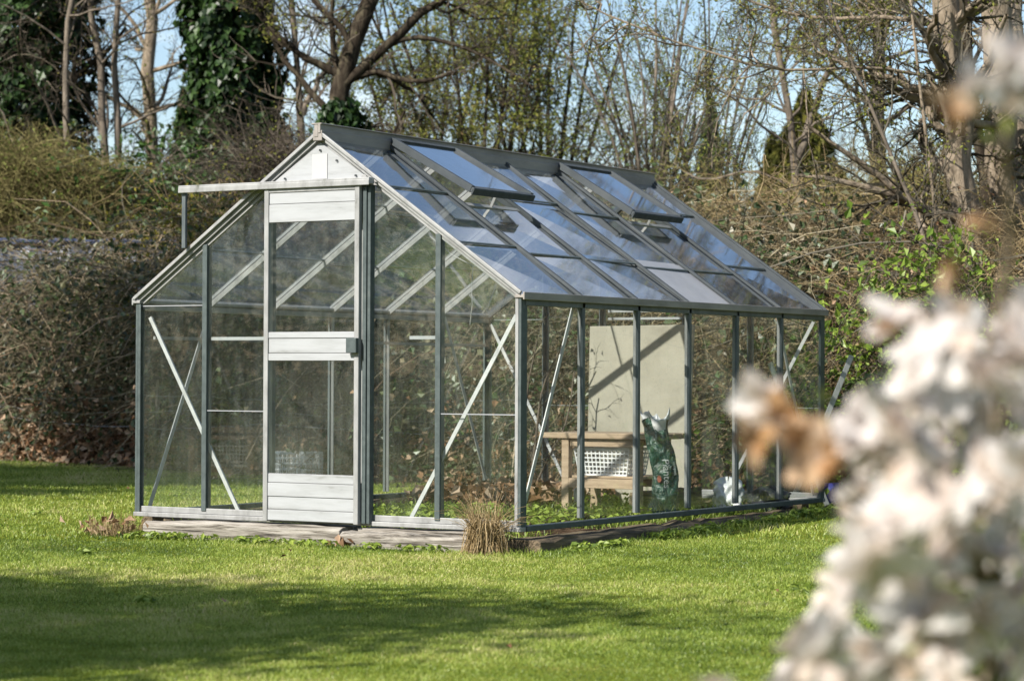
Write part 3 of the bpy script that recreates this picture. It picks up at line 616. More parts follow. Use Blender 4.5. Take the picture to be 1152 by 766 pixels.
c = np.where(sp, np.array([-2.62, -.1, -.06])+rng.normal(size=(n, 3))*[.12, .06, .03], np.array([-1.0, -.14, -.10])+rng.normal(size=(n, 3))*[.05, .02, .015])
g.leaves(c, rng.normal(size=(n, 3))+[0, -.3, .6], .04+.03*rng.random(n), .7, fold=.3); 
n = 16; d = 7.5+14*rng.random(n); lat = (rng.random(n)*2-1)*.2*d; x = CAM[0]+d*FW[0]+lat*_r[0]; y = CAM[1]+d*FW[1]+lat*_r[1]; k = ~((x > -2.6) & (x < .1) & (y > -.1) & (y < 3.8)); x, y = x[k], y[k]
g.leaves(np.stack([x, y, ground(x, y)+.03], -1), rng.normal(size=(len(x), 3))*.5+[0, 0, 1], .02+.025*rng.random(len(x)), .7, fold=.3)
setp(g.build('fallen_leaves', M['dead_leaf'], kind='stuff'), 'few brown fallen leaves lying on the lawn and by the sleepers', 'fallen leaves')

# ------------------------------------------------------------------ vegetation builders
def grow(P, rad, n, tr, ang, lenr, k, wob, up, rr, rmin=.003, keep=1., tip=.3):
    N_, K = P.shape[:2]; idx = np.repeat(np.arange(N_), n)
    if keep < 1: idx = idx[rng.random(len(idx)) < keep]
    m = len(idx); t = tr[0]+(tr[1]-tr[0])*rng.random(m)
    f = t*(K-1); i = np.minimum(f.astype(int), K-2); fr = (f-i)[:, None]
    p0 = P[idx, i]*(1-fr)+P[idx, i+1]*fr; T = unit(P[idx, i+1]-P[idx, i]); r0 = rad[idx, i]*(1-fr[:, 0])+rad[idx, i+1]*fr[:, 0]
    Ln = np.linalg.norm(np.diff(P, axis=1), axis=2).sum(1)[idx]
    q = rng.normal(size=(m, 3)); q -= (q*T).sum(1, keepdims=True)*T; q = unit(q)
    a = (ang[0]+(ang[1]-ang[0])*rng.random(m))[:, None]
    d = unit(T*np.cos(a)+q*np.sin(a)); ln = Ln*(lenr[0]+(lenr[1]-lenr[0])*rng.random(m))*(1-.5*t)
    step = (ln/(k-1))[:, None]; pts = [p0]
    for s in range(k-1):
        d = unit(d+wob*rng.normal(size=(m, 3))+np.array([0, 0, up])); pts.append(pts[-1]+d*step)
    C = np.stack(pts, 1); rs = np.maximum(r0*rr, rmin)
    return C, rs[:, None]*np.linspace(1, tip, k)[None]
def line(pts, k=10, wob=0.):
    p = np.array(pts, float); s = np.concatenate([[0], np.cumsum(np.linalg.norm(np.diff(p, axis=0), axis=1))]); t = np.linspace(0, s[-1], k)
    out = np.stack([np.interp(t, s, p[:, i]) for i in range(3)], -1)
    # round the corners a little
    for _ in range(2): out[1:-1] = out[1:-1]*.5+(out[:-2]+out[2:])*.25
    out[1:-1] += wob*rng.normal(size=(k-2, 3)); return out
def tree(label, trunks, mats, cat='tree', name='tree', group=None, lv=None, leaf=None, origin=None, side=8):
    """trunks: list of (points, r0, r1); lv: list of grow settings"""
    base = np.array(trunks[0][0][0], float) if origin is None else np.array(origin, float)
    t = thing(name, tuple(base), label, cat, group)
    gt = Geo(); gc = Geo(); Ps, Rs = [], []
    for pts, r0, r1 in trunks:
        P = line(np.array(pts)-base, 12, r0*.25)[None]; rad = np.linspace(r0, r1, 12)[None]
        rad = rad*(1+.06*rng.normal(size=rad.shape)); gt.tubes(P, rad, side); Ps.append(P); Rs.append(rad)
    P = np.concatenate(Ps); rad = np.concatenate(Rs); tips = []
    for li, s in enumerate(lv or []):
        P, rad = grow(P, rad, **s)
        if li == 0 and rad.max() > .018: gt.tubes(P, rad, 5)
        else: gc.tubes(P, rad, 4 if li == 0 else 3)
        tips.append(P)
    gt.build('trunk', mats[0], t, smooth=True)
    if leaf and tips:
        for (n, size, asp, li, jit, rnd) in leaf:
            Q = tips[li].reshape(-1, 3); c = Q[rng.integers(0, len(Q), n)]+rng.normal(size=(n, 3))*jit
            gc.leaves(c, rng.normal(size=(n, 3)), size*(.6+.8*rng.random(n)), asp, mi=1, rnd=rnd() if callable(rnd) else None)
    if gc.n: gc.build('crown', [mats[1], mats[2]] if len(mats) > 2 else mats[1], t)
    return t, P
def ivy_on(parent, base, pts, rad, n, size, mat, name='ivy', wobble=.3):
    """ivy leaves round a stem"""
    P = line(np.array(pts)-base, 24); u = rng.random(n)*23; i = np.minimum(u.astype(int), 22); fr = (u-i)[:, None]
    c = P[i]*(1-fr)+P[i+1]*fr; a = rng.random(n)*2*np.pi
    Rz = np.interp(u, np.linspace(0, 23, len(rad)), rad)
    lump = 1+wobble*np.sin(3*a+c[:, 2]*2.3+1)*np.sin(c[:, 2]*3.1)+wobble*.7*np.sin(5*a-c[:, 2]*5.7)
    r = Rz*lump*(.55+.5*rng.random(n)**.5)
    o = np.stack([np.cos(a), np.sin(a), 0*a], -1); g = Geo()
    g.leaves(c+o*r[:, None]+rng.normal(size=(n, 3))*.03, o+rng.normal(size=(n, 3))*.55+[0, 0, .35], size*(.6+.7*rng.random(n)), .85, fold=.12, dirv=np.tile([0, 0, -1.], (n, 1)))
    return g.build(name, mat, parent)
def thicket(name, label, cat, x0, x1, depth, hfun, ncane, cane_mat, leaf=None, length=(.5, 1.5), thick=(.003, .007), up=.25, front=None, zlo=0., bend=-.12, kind=None, fbias=1.6, wob=.35, relief=.9):
    """a tangle of arching canes standing along a line: x0..x1 across, front(x) its near face"""
    front = front or hedge_y; g = Geo()
    x = x0+(x1-x0)*rng.random(ncane); dv = depth*rng.random(ncane)**fbias; y = front(x)+dv
    h = hfun(x, dv); z = ground(x, y)+zlo+(h-zlo)*rng.random(ncane)**.9*.92; k = 6
    d = rng.normal(size=(ncane, 3)); d[:, 2] = d[:, 2]*.6+up; d = unit(d); ln = length[0]+(length[1]-length[0])*rng.random(ncane)
    y = y+relief*(vnoise(x*1.1+y*.2, z*1.3, 2.1)-.35)+relief*.5*(vnoise(x, z, 5.)-.5)
    p = np.stack([x, y, z], -1); pts = [p]
    for s in range(k-1):
        d = unit(d+wob*rng.normal(size=(ncane, 3))*.6+np.array([0, 0, bend])); p = p+d*(ln/(k-1))[:, None]
        top = ground(p[:, 0], p[:, 1])+hfun(p[:, 0], dv)*1.04; p = p.copy(); p[:, 2] = np.minimum(p[:, 2], top+.12*rng.random(ncane)); p[:, 2] = np.maximum(p[:, 2], GZ+.02); pts.append(p)
    P = np.stack(pts, 1); r = thick[0]+(thick[1]-thick[0])*rng.random(ncane)**2
    g.tubes(P, r[:, None]*np.linspace(1, .45, k)[None], 3)
    mats = [cane_mat]
    for mi, (n, size, asp, mat, zr, jit) in enumerate(leaf or []):
        Q = P.reshape(-1, 3); zz = Q[:, 2]-GZ; ok = np.where((zz >= zr[0]) & (zz <= zr[1]))[0]
        if len(ok) == 0: continue
        c = Q[ok[rng.integers(0, len(ok), n)]]+rng.normal(size=(n, 3))*jit
        g.leaves(c, rng.normal(size=(n, 3))+[.2, -.6, .5], size*(.55+.8*rng.random(n)), asp, mi=mi+1); mats.append(mat)
    return setp(g.build(name, mats, kind=kind), label, cat)

exec_veg = True
# ------------------------------------------------------------------ hedges and shrubs
def hl(x, dv): return 2.25+.18*np.sin(x*1.7)+.12*np.sin(x*4.1+1)
thicket('bramble_hedge', 'dark tangled bramble hedge behind the left lawn', 'hedge', -15, -4.2, 1.6, hl, 12500, M['cane'],
        [(30000, .065, .75, M['bramble_leaf'], (.0, 2.6), .06), (5000, .075, .7, M['dead_leaf'], (.0, .75), .06), (5000, .05, .7, M['ivy'], (0, 1.4), .05)], thick=(.002, .006))
thicket('bramble_canes', 'long pale arching bramble canes over the face of the left hedge', 'brambles', -14, -4.0, .5, lambda x, dv: 2.3+.2*np.sin(x*1.7), 420, M['cane_pale'], length=(1., 2.4), thick=(.004, .008), up=.5, wob=.16, bend=-.2)
thicket('old_stems', 'thick bare brown stems arching through the straw coloured thicket', 'stems', -3., 4., 1.2, lambda x, dv: 1.9, 150, M['twig_brown'], length=(1., 2.2), thick=(.006, .013), up=.6, wob=.2, bend=-.12)
def hm(x, dv): return 2.1+.15*np.sin(x*2.1+2)+.12*np.sin(x*5.1)+dv*.12
thicket('bramble_hedge', 'leafy dark bramble hedge seen through the greenhouse glass', 'hedge', -4.8, -1.0, 1.5, hm, 6000, M['cane'],
        [(15000, .062, .75, M['bramble_leaf'], (.0, 2.6), .06), (4500, .06, .7, M['laurel'], (.2, 2.0), .06), (2400, .07, .7, M['dead_leaf'], (0, .8), .05)], thick=(.002, .006))
def hr(x, dv): return 1.75-.35*sm(-.4, .5, x)-.2*sm(.5, 2, x)+.2*np.sin(x*1.9)+.12*np.sin(x*4.7)+dv*.30
thicket('twig_thicket', 'straw coloured bare twig thicket behind the rear right of the greenhouse', 'thicket', -3.2, 4.6, 3.2, hr, 27000, M['twig_tan'],
        [(9000, .035, .6, M['bud_leaf'], (.3, 3), .05), (2600, .05, .7, M['dead_leaf'], (0, 2.4), .06), (5000, .05, .7, M['bramble_leaf'], (0, 1.4), .06)], length=(.4, 1.3), thick=(.0016, .005), fbias=1.1)
LF = lambda x: hedge_y(x)-.38
def hg(x, dv): return 1.75*np.exp(-((x-.2)/.62)**2)+.25
thicket('leafy_shrub', 'fresh green leafy shrub growing in front of the straw twigs', 'shrub', -.7, 1.3, .8, hg, 900, M['twig_brown'],
        [(8000, .062, .65, M['fresh_leaf'], (0, 2.0), .07)], front=LF, relief=.25, thick=(.002, .005), up=.5)
BF = lambda px, d: ground_at(px, d)
def at_line(d): return lambda x: CAM[1]+(d-(x-CAM[0])*FW[0])/FW[1]       # a line square to the view at depth d
def xs(px, d): return float(at(px, 422, d)[0])
thicket('olive_shrub', 'pale olive twiggy shrub rising behind the left hedge', 'shrub', xs(-40, 28), xs(118, 28), 1.2, lambda x, dv: 3.35+.25*np.sin(x*2.3), 11000, M['twig_olive'],
        [(12000, .04, .6, M['bud_green'], (1.5, 4), .05)], front=at_line(27.6), zlo=1.5, thick=(.002, .005), length=(.4, 1.1))
thicket('laurel_bush', 'dark glossy evergreen bush behind the hedge between bare trunks', 'bush', xs(112, 28.6), xs(240, 28.6), 1.3, lambda x, dv: 3.15+.3*np.sin(x*3.1+.5), 2500, M['twig_brown'],
        [(15000, .09, .5, M['laurel'], (1.2, 4.2), .12)], front=at_line(28.3), zlo=1.2)
thicket('yellow_bush', 'yellow green leafy bush behind the raised door rail', 'bush', xs(208, 24.3), xs(312, 24.3), .7, lambda x, dv: 2.55+.2*np.sin(x*4), 1500, M['twig_tan'],
        [(5500, .045, .65, M['yellow_leaf'], (1.5, 3), .07), (2500, .05, .6, M['bramble_leaf'], (1.0, 3), .07)], front=at_line(24.2), zlo=1.2)
thicket('brush', 'grey brown brushwood left of the greenhouse roof peak', 'brushwood', xs(285, 27), xs(368, 27), 1.6, lambda x, dv: 3.4+.3*np.sin(x*3), 4200, M['twig_grey'],
        [(4000, .035, .6, M['bud_leaf'], (1.5, 4.5), .06)], front=at_line(26.6), zlo=1.4, thick=(.002, .006), length=(.5, 1.6), up=.5)
thicket('brush', 'brown brushwood behind the ridge of the greenhouse', 'brushwood', xs(440, 26), xs(700, 26), 2., lambda x, dv: 2.9+.4*np.sin(x*2.2+1), 8500, M['twig_brown'],
        [(8000, .04, .6, M['bud_leaf'], (1.2, 4.), .06)], front=at_line(25.6), zlo=1.0, thick=(.002, .006), length=(.5, 1.5), up=.4)
thicket('brush', 'sunlit brushwood between the ridge end and the right trunks', 'brushwood', xs(690, 24), xs(1190, 24), 2., lambda x, dv: 2.65+.3*np.sin(x*1.7)+.2*np.sin(x*4.1), 17000, M['twig_olive'],
        [(9000, .035, .6, M['bud_leaf'], (1., 4.), .06)], front=at_line(23.6), zlo=.8, thick=(.0018, .005), length=(.4, 1.4), up=.4)
# dead leaves under the hedges
g = Geo(); n = 9000; x = -14+13.5*rng.random(n); y = hedge_y(x)-.15+.8*rng.random(n)
g.leaves(np.stack([x, y, ground(x, y)+.02+.35*rng.random(n)**2], -1), rng.normal(size=(n, 3))+[0, -.5, .7], .06+.05*rng.random(n), .7, fold=.3)
setp(g.build('leaf_litter', M['dead_leaf'], kind='stuff'), 'brown leaf litter along the foot of the hedge', 'leaf litter')
# wire fence in front of the left hedge
t = thing('wire_fence', (-9.9, 7.8, GZ), 'thin sagging wire fence along the face of the left hedge', 'fence')
for z0 in (.42, .55, .68):
    pts = []
    for x in np.linspace(-14, -3.6, 40): pts.append([x+9.9, float(hedge_y(x))-.10-7.8, z0+.03*math.sin(x*1.3+z0*9)+.02*rng.normal()*.5])
    g = Geo(); g.tubes(np.array([pts]), .0025, 4); g.build('wire', M['wire'], t)
for x in (-12.2, -8.6, -5.2):
    g = Geo(); y = float(hedge_y(x))-.06; g.tubes(np.array([[[x+9.9, y-7.8, 0], [x+9.92, y-7.8, .85]]]), .02, 6); g.build('fence_post', M['bark_grey'], t)
# blue grey sheeting behind the left hedge
t = thing('sheeting_screen', (*ground_at(60, 27.0), GZ), 'blue grey sheeting stretched behind the left hedge', 'screen')
o = np.array([*ground_at(60, 27.0), GZ]); nn = 40; g = Geo(); v = []
for i in range(nn):
    px = -70+270*i/(nn-1); p = at(px, 422, 27.0)-o
    for z in np.linspace(.7, 2.34, 7): v.append([p[0]+.02*rng.normal(), p[1]+.03*math.sin(i*1.1+z*3), z+.01*math.sin(i*.7)])
q = [[i*7+j, (i+1)*7+j, (i+1)*7+j+1, i*7+j+1] for i in range(nn-1) for j in range(6)]
g.add(v, q); ob = g.build('sheet', M['tarp'], t, smooth=True); sd = ob.modifiers.new('thick', 'SOLIDIFY'); sd.thickness = .008
g = Geo(); pa = np.array([[at(-70+270*i/(nn-1), 422, 26.96)-o for i in range(nn)]]); pa[..., 2] = 2.35+.01*np.sin(np.arange(nn)*.7); g.tubes(pa, .02, 6); g.build('hem', M['tarp_hem'], t)
for px in (-60, 60, 190):
    p = at(px, 422, 27.1)-o; g = Geo(); g.tubes(np.array([[[p[0], p[1], 0], [p[0], p[1], 2.4]]]), .03, 6); g.build('post', M['bark_grey'], t)

# ------------------------------------------------------------------ trees
def tp(px, py, d): return at(px, py, d)
def gp(px, d): x, y = ground_at(px, d); return np.array([x, y, float(ground(x, y))-.05])
TW1 = dict(tr=(.25, 1), ang=(.5, 1.2), lenr=(.35, .65), k=7, wob=.22, up=.05, rr=.45)
def lv(n1, n2, n3, l1=(.3, .55), t1=(.3, 1), up=.05, n4=0):
    out = [dict(n=n1, tr=t1, ang=(.5, 1.3), lenr=l1, k=8, wob=.20, up=up, rr=.42, rmin=.008),
           dict(n=n2, tr=(.15, 1), ang=(.4, 1.2), lenr=(.35, .7), k=6, wob=.24, up=up, rr=.5, rmin=.004),
           dict(n=n3, tr=(.1, 1), ang=(.4, 1.2), lenr=(.4, .8), k=5, wob=.25, up=up, rr=.6, rmin=.0025)]
    if n4: out.append(dict(n=n4, tr=(.1, 1), ang=(.4, 1.2), lenr=(.4, .8), k=4, wob=.25, up=up, rr=.7, rmin=.002))
    return out
# far left ivy clad tree
d = 31.; b = gp(38, d)
t, _ = tree('broad dark ivy covered tree at the far left', [([b, tp(40, 200, d), tp(36, 60, d), tp(44, -120, d)], .22, .12)], [M['bark_dark'], M['twig_grey'], M['ivy']], lv=lv(26, 9, 8, (.16, .34)), leaf=[(2500, .05, .7, 1, .05, None)])
ivy_on(t, b, [tp(38, 240, d), tp(40, 150, d), tp(36, 50, d), tp(44, -110, d)], [.45, .62, .72, .5], 11000, .10, M['ivy'])
# leaning grey limb in front of it
d = 30.
tree('slender grey tree with arching bare branches over the left hedge', [([gp(75, d), tp(78, 170, d), tp(68, 60, d), tp(95, -80, d)], .06, .03)], [M['bark_grey'], M['twig_grey']], lv=lv(16, 8, 8, (.3, .6), up=-.05))
d = 30.5
tree('twin stemmed slender tree left of the straight pole trunk', [([gp(118, d), tp(120, 170, d), tp(118, 100, d), tp(105, 40, d), tp(98, -90, d)], .075, .03), ([gp(122, d), tp(133, 165, d), tp(131, 90, d), tp(124, 30, d), tp(140, -90, d)], .065, .03)], [M['bark_grey'], M['twig_grey'], M['bud_leaf']], lv=lv(15, 9, 8, (.2, .4)), leaf=[(2500, .035, .6, 2, .04, None)])
d = 34.
tree('straight bare pole trunk against the sky at the left', [([gp(171, d), tp(171, 160, d), tp(167, 40, d), tp(163, -160, d)], .105, .075)], [M['bark_tan'], M['twig_grey'], M['bud_leaf']], lv=lv(26, 8, 7, (.15, .3), (.35, 1), up=-.02), leaf=[(1500, .04, .6, 2, .04, None)])
# ivy column
d = 30.; b = gp(262, d)
t, _ = tree('tall thick column of dark ivy on a trunk', [([b, tp(262, 150, d), tp(258, 50, d), tp(255, -120, d)], .2, .12)], [M['bark_dark'], M['twig_grey'], M['ivy']], lv=lv(8, 6, 6, (.10, .2)), leaf=[(500, .05, .7, 1, .05, None)])
ivy_on(t, b, [tp(272, 260, d), tp(268, 150, d), tp(258, 50, d), tp(252, -110, d)], [.46, .54, .50, .44], 16000, .11, M['ivy'], wobble=.2)
d = 30.
tree('thin forked bare tree right of the ivy column', [([gp(345, d), tp(340, 170, d), tp(335, 90, d), tp(318, -80, d)], .075, .03), ([tp(340, 130, d), tp(352, 100, d), tp(372, 70, d), tp(390, 20, d)], .04, .015)], [M['bark_grey'], M['twig_grey'], M['bud_leaf']], lv=lv(11, 8, 7, (.22, .42)), leaf=[(1000, .035, .6, 2, .04, None)], origin=gp(345, d))
# main leaning tree
d = 27.4; b = gp(374, d)
t, _ = tree('big leaning bare tree with a dark forked limb above the roof peak', [([b, tp(376, 150, d), tp(382, 95, d), tp(394, 45, d), tp(425, -20, d), tp(440, -120, d)], .155, .085),
      ([tp(381, 100, d), tp(405, 78, d), tp(436, 52, d), tp(466, 22, d), tp(520, -20, d), tp(600, -60, d)], .062, .03),
      ([tp(436, 52, d), tp(465, 36, d), tp(505, 48, d), tp(545, 62, d), tp(600, 100, d-.6)], .03, .010),
      ([tp(405, 72, d), tp(440, 88, d), tp(470, 105, d+.5), tp(500, 150, d+.6)], .035, .01),
      ([tp(385, 85, d), tp(350, 70, d), tp(300, 30, d), tp(270, -40, d)], .05, .02)],
      [M['bark_dark'], M['twig_grey'], M['bud_leaf']], lv=lv(14, 8, 8, (.25, .5)), leaf=[(3500, .035, .6, 2, .05, None)], origin=b)
ivy_on(t, b, [tp(384, 250, d), tp(382, 160, d), tp(384, 118, d)], [.30, .34, .14], 4200, .09, M['ivy'])
# budding willow-like shrub trees
for px, d, sp, lab in ((540, 31., 1., 'broad budding olive brown tree above the greenhouse ridge'), (480, 33, .8, 'denser budding tree between the leaning limb and the olive tree'), (615, 32, .8, 'pale green budding tree against the sky above the open vents')):
    b = gp(px, d); tr = []
    for i in range(7):
        a = -.9+1.8*i/6+rng.normal()*.08; tr.append(([b, tp(px+30*a, 240, d+rng.normal()*.2), tp(px+80*sp*a, 110, d+rng.normal()*.5), tp(px+130*sp*a, -20+30*abs(a), d+rng.normal()*.8)], .045, .014))
    gm = M['bud_green'] if px != 540 else M['bud_leaf']
    tree(lab, tr, [M['bark_dark'], M['twig_brown'], gm], lv=[dict(n=(10 if px == 540 else 6), tr=(.3, 1), ang=(.3, .9), lenr=(.25, .5), k=7, wob=.2, up=-.04, rr=.5, rmin=.006), dict(n=9, tr=(.1, 1), ang=(.4, 1.1), lenr=(.4, .7), k=6, wob=.22, up=-.06, rr=.6, rmin=.0035), dict(n=6, tr=(.1, 1), ang=(.4, 1.2), lenr=(.4, .8), k=4, wob=.25, up=-.04, rr=.7, rmin=.0025)],
         leaf=[(19000 if px == 540 else 13000 if px == 480 else 9000, .048, .55, 2, .05, None)])
# hazel fans
for px, d, n_, lab in ((735, 27, 13, 'fan of straight tan hazel stems behind the ridge end'), (800, 28.5, 9, 'smaller fan of hazel stems right of the ridge end')):
    b = gp(px, d); tr = []
    for i in range(n_):
        a = -1+2*i/(n_-1)+rng.normal()*.08; q = rng.normal()*.5
        tr.append(([b+np.array([.15*a, 0, 0]), tp(px+22*a, 230, d+q*.3), tp(px+55*a, 120, d+q), tp(px+115*a, -10+40*abs(a)+rng.normal()*15, d+q*1.6)], .032+.012*rng.random(), .008))
    tree(lab, tr, [M['bark_grey'], M['twig_brown'], M['bud_green']], lv=[dict(n=8, tr=(.3, 1), ang=(.2, .6), lenr=(.2, .42), k=6, wob=.14, up=.06, rr=.5, rmin=.005), dict(n=6, tr=(.1, 1), ang=(.3, .9), lenr=(.35, .7), k=5, wob=.18, up=.03, rr=.6, rmin=.003), dict(n=2, tr=(.1, 1), ang=(.3, .9), lenr=(.35, .7), k=4, wob=.18, up=.03, rr=.7, rmin=.0025)], leaf=[(4500, .036, .5, 2, .035, None)], side=6)
# conifers
def conifer(px, d, top_py, wpx, label, mat, n=9000):
    b = gp(px, d); top = tp(px, top_py, d)[2]; h = top-b[2]; w = wpx/FPX*d/2
    t = thing('conifer', tuple(b), label, 'conifer'); g = Geo(); g.tubes(np.array([[[0, 0, 0], [0, 0, h*.98]]]), np.array([[.12, .02]]), 6); g.build('trunk', M['bark_dark'], t)
    g = Geo(); z = h*(1-rng.random(n)**.75*.85); f = 1-z/h; a = rng.random(n)*2*np.pi
    r = w*np.minimum(1, (f*1.9)**.75)*(.35+.65*rng.random(n)**.6)*(1+.28*np.sin(4*a+z*4.)*np.sin(z*6.3)); o = np.stack([np.cos(a), np.sin(a), 0*a], -1)
    g.leaves(np.stack([r*np.cos(a), r*np.sin(a), z-r*.25], -1), o*.5+rng.normal(size=(n, 3))*.5+[0, 0, .5], .16+.12*rng.random(n), .4, fold=.1, dirv=o-[0, 0, .5]); g.build('crown', mat, t)
conifer(905, 34, 104, 150, 'yellow green conifer seen between the bare branches at the right', M['conifer'], 15000)
conifer(868, 46, 150, 80, 'smaller dark conifer left of the yellow green one', M['conifer'], 5000)
conifer(798, 44, 112, 60, 'narrow dark evergreen behind the hazel stems', M['laurel'], 3500)
conifer(205, 42, 100, 60, 'dark evergreen between the pole trunk and the ivy column', M['laurel'], 4000)
# right hand trunks
d = 25.
t, _ = tree('crooked twiggy trunk left of the big right trunks', [([gp(992, d), tp(992, 200, d), tp(988, 90, d), tp(984, -100, d)], .085, .055)], [M['bark_grey'], M['twig_olive'], M['bud_leaf']], lv=lv(34, 9, 7, (.2, .42), (.15, 1), up=0.), leaf=[(5000, .04, .55, 2, .05, None)])
d = 19.; b = gp(1094, d)
tree('thick sunlit trunk with a long low branch reaching left', [([b, tp(1090, 330, d), tp(1078, 180, d), tp(1066, 60, d), tp(1056, -120, d)], .125, .10),
      ([tp(1068, 90, d), tp(1030, 82, d-.1), tp(960, 72, d-.4), tp(915, 78, d-.5), tp(880, 88, d-.5), tp(835, 76, d-.5), tp(790, 55, d-.5), tp(740, 40, d-.4), tp(690, 25, d-.3), tp(645, -2, d-.3)], .014, .006),
      ([tp(1062, 30, d), tp(1000, 18, d+.3), tp(930, 24, d+.5), tp(860, 10, d+.6), tp(800, -15, d+.6)], .022, .008)],
      [M['bark_tan'], M['twig_brown'], M['bud_leaf']], lv=lv(22, 8, 6, (.2, .42), (.1, 1), up=.0), leaf=[(3500, .03, .55, 2, .03, None)], origin=b, side=12)
d = 20.
tree('pale thick trunk at the right edge', [([gp(1152, d), tp(1141, 300, d), tp(1128, 150, d), tp(1114, 40, d), tp(1100, -120, d)], .14, .105)], [M['bark_tan'], M['twig_brown'], M['bud_leaf']], lv=lv(9, 7, 5, (.12, .25), (.3, 1)), leaf=[(700, .03, .55, 2, .03, None)], side=12)
d = 21.5
tree('narrow dark leaning trunk between the two thick right trunks', [([gp(1128, d), tp(1120, 300, d), tp(1102, 180, d), tp(1090, 60, d), tp(1076, -100, d)], .07, .05)], [M['bark_dark'], M['twig_brown']], lv=lv(12, 7, 6, (.15, .3)), side=10)
d = 22.
tree('pale straight trunk at the top right corner', [([gp(1165, d), tp(1150, 240, d), tp(1144, 100, d), tp(1140, -100, d)], .085, .065)], [M['bark_tan'], M['twig_tan']], lv=lv(12, 7, 6, (.15, .3)), side=10)
d = 18.2
tree('thin straight sapling slanting across the right thicket', [([gp(1080, d), tp(1056, 300, d), tp(1010, 190, d), tp(965, 90, d), tp(920, -30, d)], .022, .010)], [M['bark_grey'], M['twig_brown'], M['bud_leaf']], lv=lv(12, 6, 4, (.12, .3)), leaf=[(700, .03, .55, 2, .03, None)])
d = 18.5
tree('thin upright sapling beside the thick sunlit trunk', [([gp(1075, d), tp(1058, 300, d), tp(1048, 200, d), tp(1030, 60, d), tp(1020, -60, d)], .018, .009)], [M['bark_tan'], M['twig_brown']], lv=lv(10, 6, 4, (.12, .3)))
d = 24.
tree('bare spreading tree between the hazel fans and the crooked trunk', [([gp(905, d+1), tp(900, 230, d+1), tp(890, 120, d+1), tp(870, 40, d+1), tp(860, -80, d+1)], .06, .025), ([tp(897, 180, d+1), tp(920, 110, d+1), tp(950, 40, d+1), tp(965, -60, d+1)], .04, .02)], [M['bark_grey'], M['twig_olive'], M['bud_leaf']], lv=lv(18, 10, 8, (.25, .5)), leaf=[(5000, .035, .55, 2, .04, None)], origin=gp(905, d+1))
vb = np.array([-1.98, 3.38, FZ-.01])
tree('dried brown vine with tangled stems inside the rear left of the greenhouse', [([vb, vb+[.05, 0, .4], vb+[.12, -.05, .8], vb+[.3, -.02, 1.12]], .013, .005), ([vb, vb+[-.1, .02, .35], vb+[-.05, .05, .75], vb+[.06, .0, 1.1]], .010, .004), ([vb, vb+[.16, -.04, .3], vb+[.3, .0, .55], vb+[.34, .02, .9]], .010, .004)], [M['bark_grey'], M['twig_brown'], M['bramble_leaf']], cat='vine', name='dried_vine',
     lv=[dict(n=9, tr=(.1, 1), ang=(.4, 1.2), lenr=(.3, .6), k=7, wob=.25, up=-.08, rr=.5, rmin=.003), dict(n=4, tr=(.1, 1), ang=(.4, 1.2), lenr=(.4, .8), k=6, wob=.25, up=-.1, rr=.6, rmin=.002)], leaf=[(50, .035, .65, 1, .03, None)], side=6)
# far wood: one mass of bare stems and twigs
g = Geo(); n = 120; d = 44+26*rng.random(n); px = -150+1450*rng.random(n); P0 = np.stack([at(a, 422, b_) for a, b_ in zip(px, d)]); P0[:, 2] = GZ
k = 8; dirn = np.array([0, 0, 1.])+rng.normal(size=(n, 3))*[.12, .12, 0]; hh = 2.2+3.6*rng.random(n)**1.5; P = P0[:, None]+np.linspace(0, 1, k)[None, :, None]*(dirn*hh[:, None])[:, None]+np.cumsum(rng.normal(size=(n, k, 3))*.07, 1)*[1, 1, 0]
rad = (.05+.06*rng.random(n))[:, None]*np.linspace(1, .3, k)[None]; g.tubes(P, rad, 5)
for s in lv(16, 9, 5, (.25, .5), (.12, 1)):
    P, rad = grow(P, rad, **s); g.tubes(P, np.maximum(rad, .006), 3)
Q = P.reshape(-1, 3); m = 5000; g.leaves(Q[rng.integers(0, len(Q), m)]+rng.normal(size=(m, 3))*.1, rng.normal(size=(m, 3)), .07, .6, mi=1)
setp(g.build('far_wood', [M['twig_grey'], M['bud_leaf']], kind='stuff'), 'distant bare wood behind the garden trees', 'wood')
thicket('far_undergrowth', 'distant undergrowth closing the view below the far wood', 'undergrowth', xs(-250, 42), xs(1400, 42), 3., lambda x, dv: 2.4+.4*np.sin(x*.9)+.3*np.sin(x*2.3), 16000, M['twig_grey'],
        [(16000, .10, .6, M['bramble_leaf'], (0, 5), .1)], front=at_line(40.), zlo=.2, thick=(.004, .012), length=(.6, 2.), kind='stuff')

# ------------------------------------------------------------------ trees outside the frame that shade the lawn, plus growth added for reflections
def crown_tree(x, y, h0, h1, rx, n, label, seed, ry=None):
    z = float(ground(x, y)); b = np.array([x, y, z]); t = thing('broadleaf_tree', (x, y, z), label, 'tree'); ry = ry or rx
    g = Geo(); P = line([[0, 0, -.05], [.1, 0, h0*.6], [0, .1, h0], [.1, 0, h1*.9]], 12, .02)[None]; rad = np.linspace(.16, .05, 12)[None]; g.tubes(P, rad, 8)
    P, rad = grow(P, rad, n=14, tr=(.35, .95), ang=(.7, 1.4), lenr=(.25, .45), k=7, wob=.18, up=.08, rr=.5); g.tubes(P, rad, 5); g.build('trunk', M['bark_grey'], t, smooth=True)
    g = Geo(); m = 46; c = rng.normal(size=(m, 3)); c = unit(c)*(rng.random((m, 1))**.4); c = c*[rx, ry, (h1-h0)/2]+[0, 0, (h0+h1)/2]
    per = n//m; cc = np.repeat(c, per, 0)+rng.normal(size=(per*m, 3))*.34*[1, 1, .7]
    g.leaves(cc, rng.normal(size=cc.shape)+[0, 0, .4], .10+.06*rng.random(len(cc)), .6); g.build('crown', M['laurel'], t)
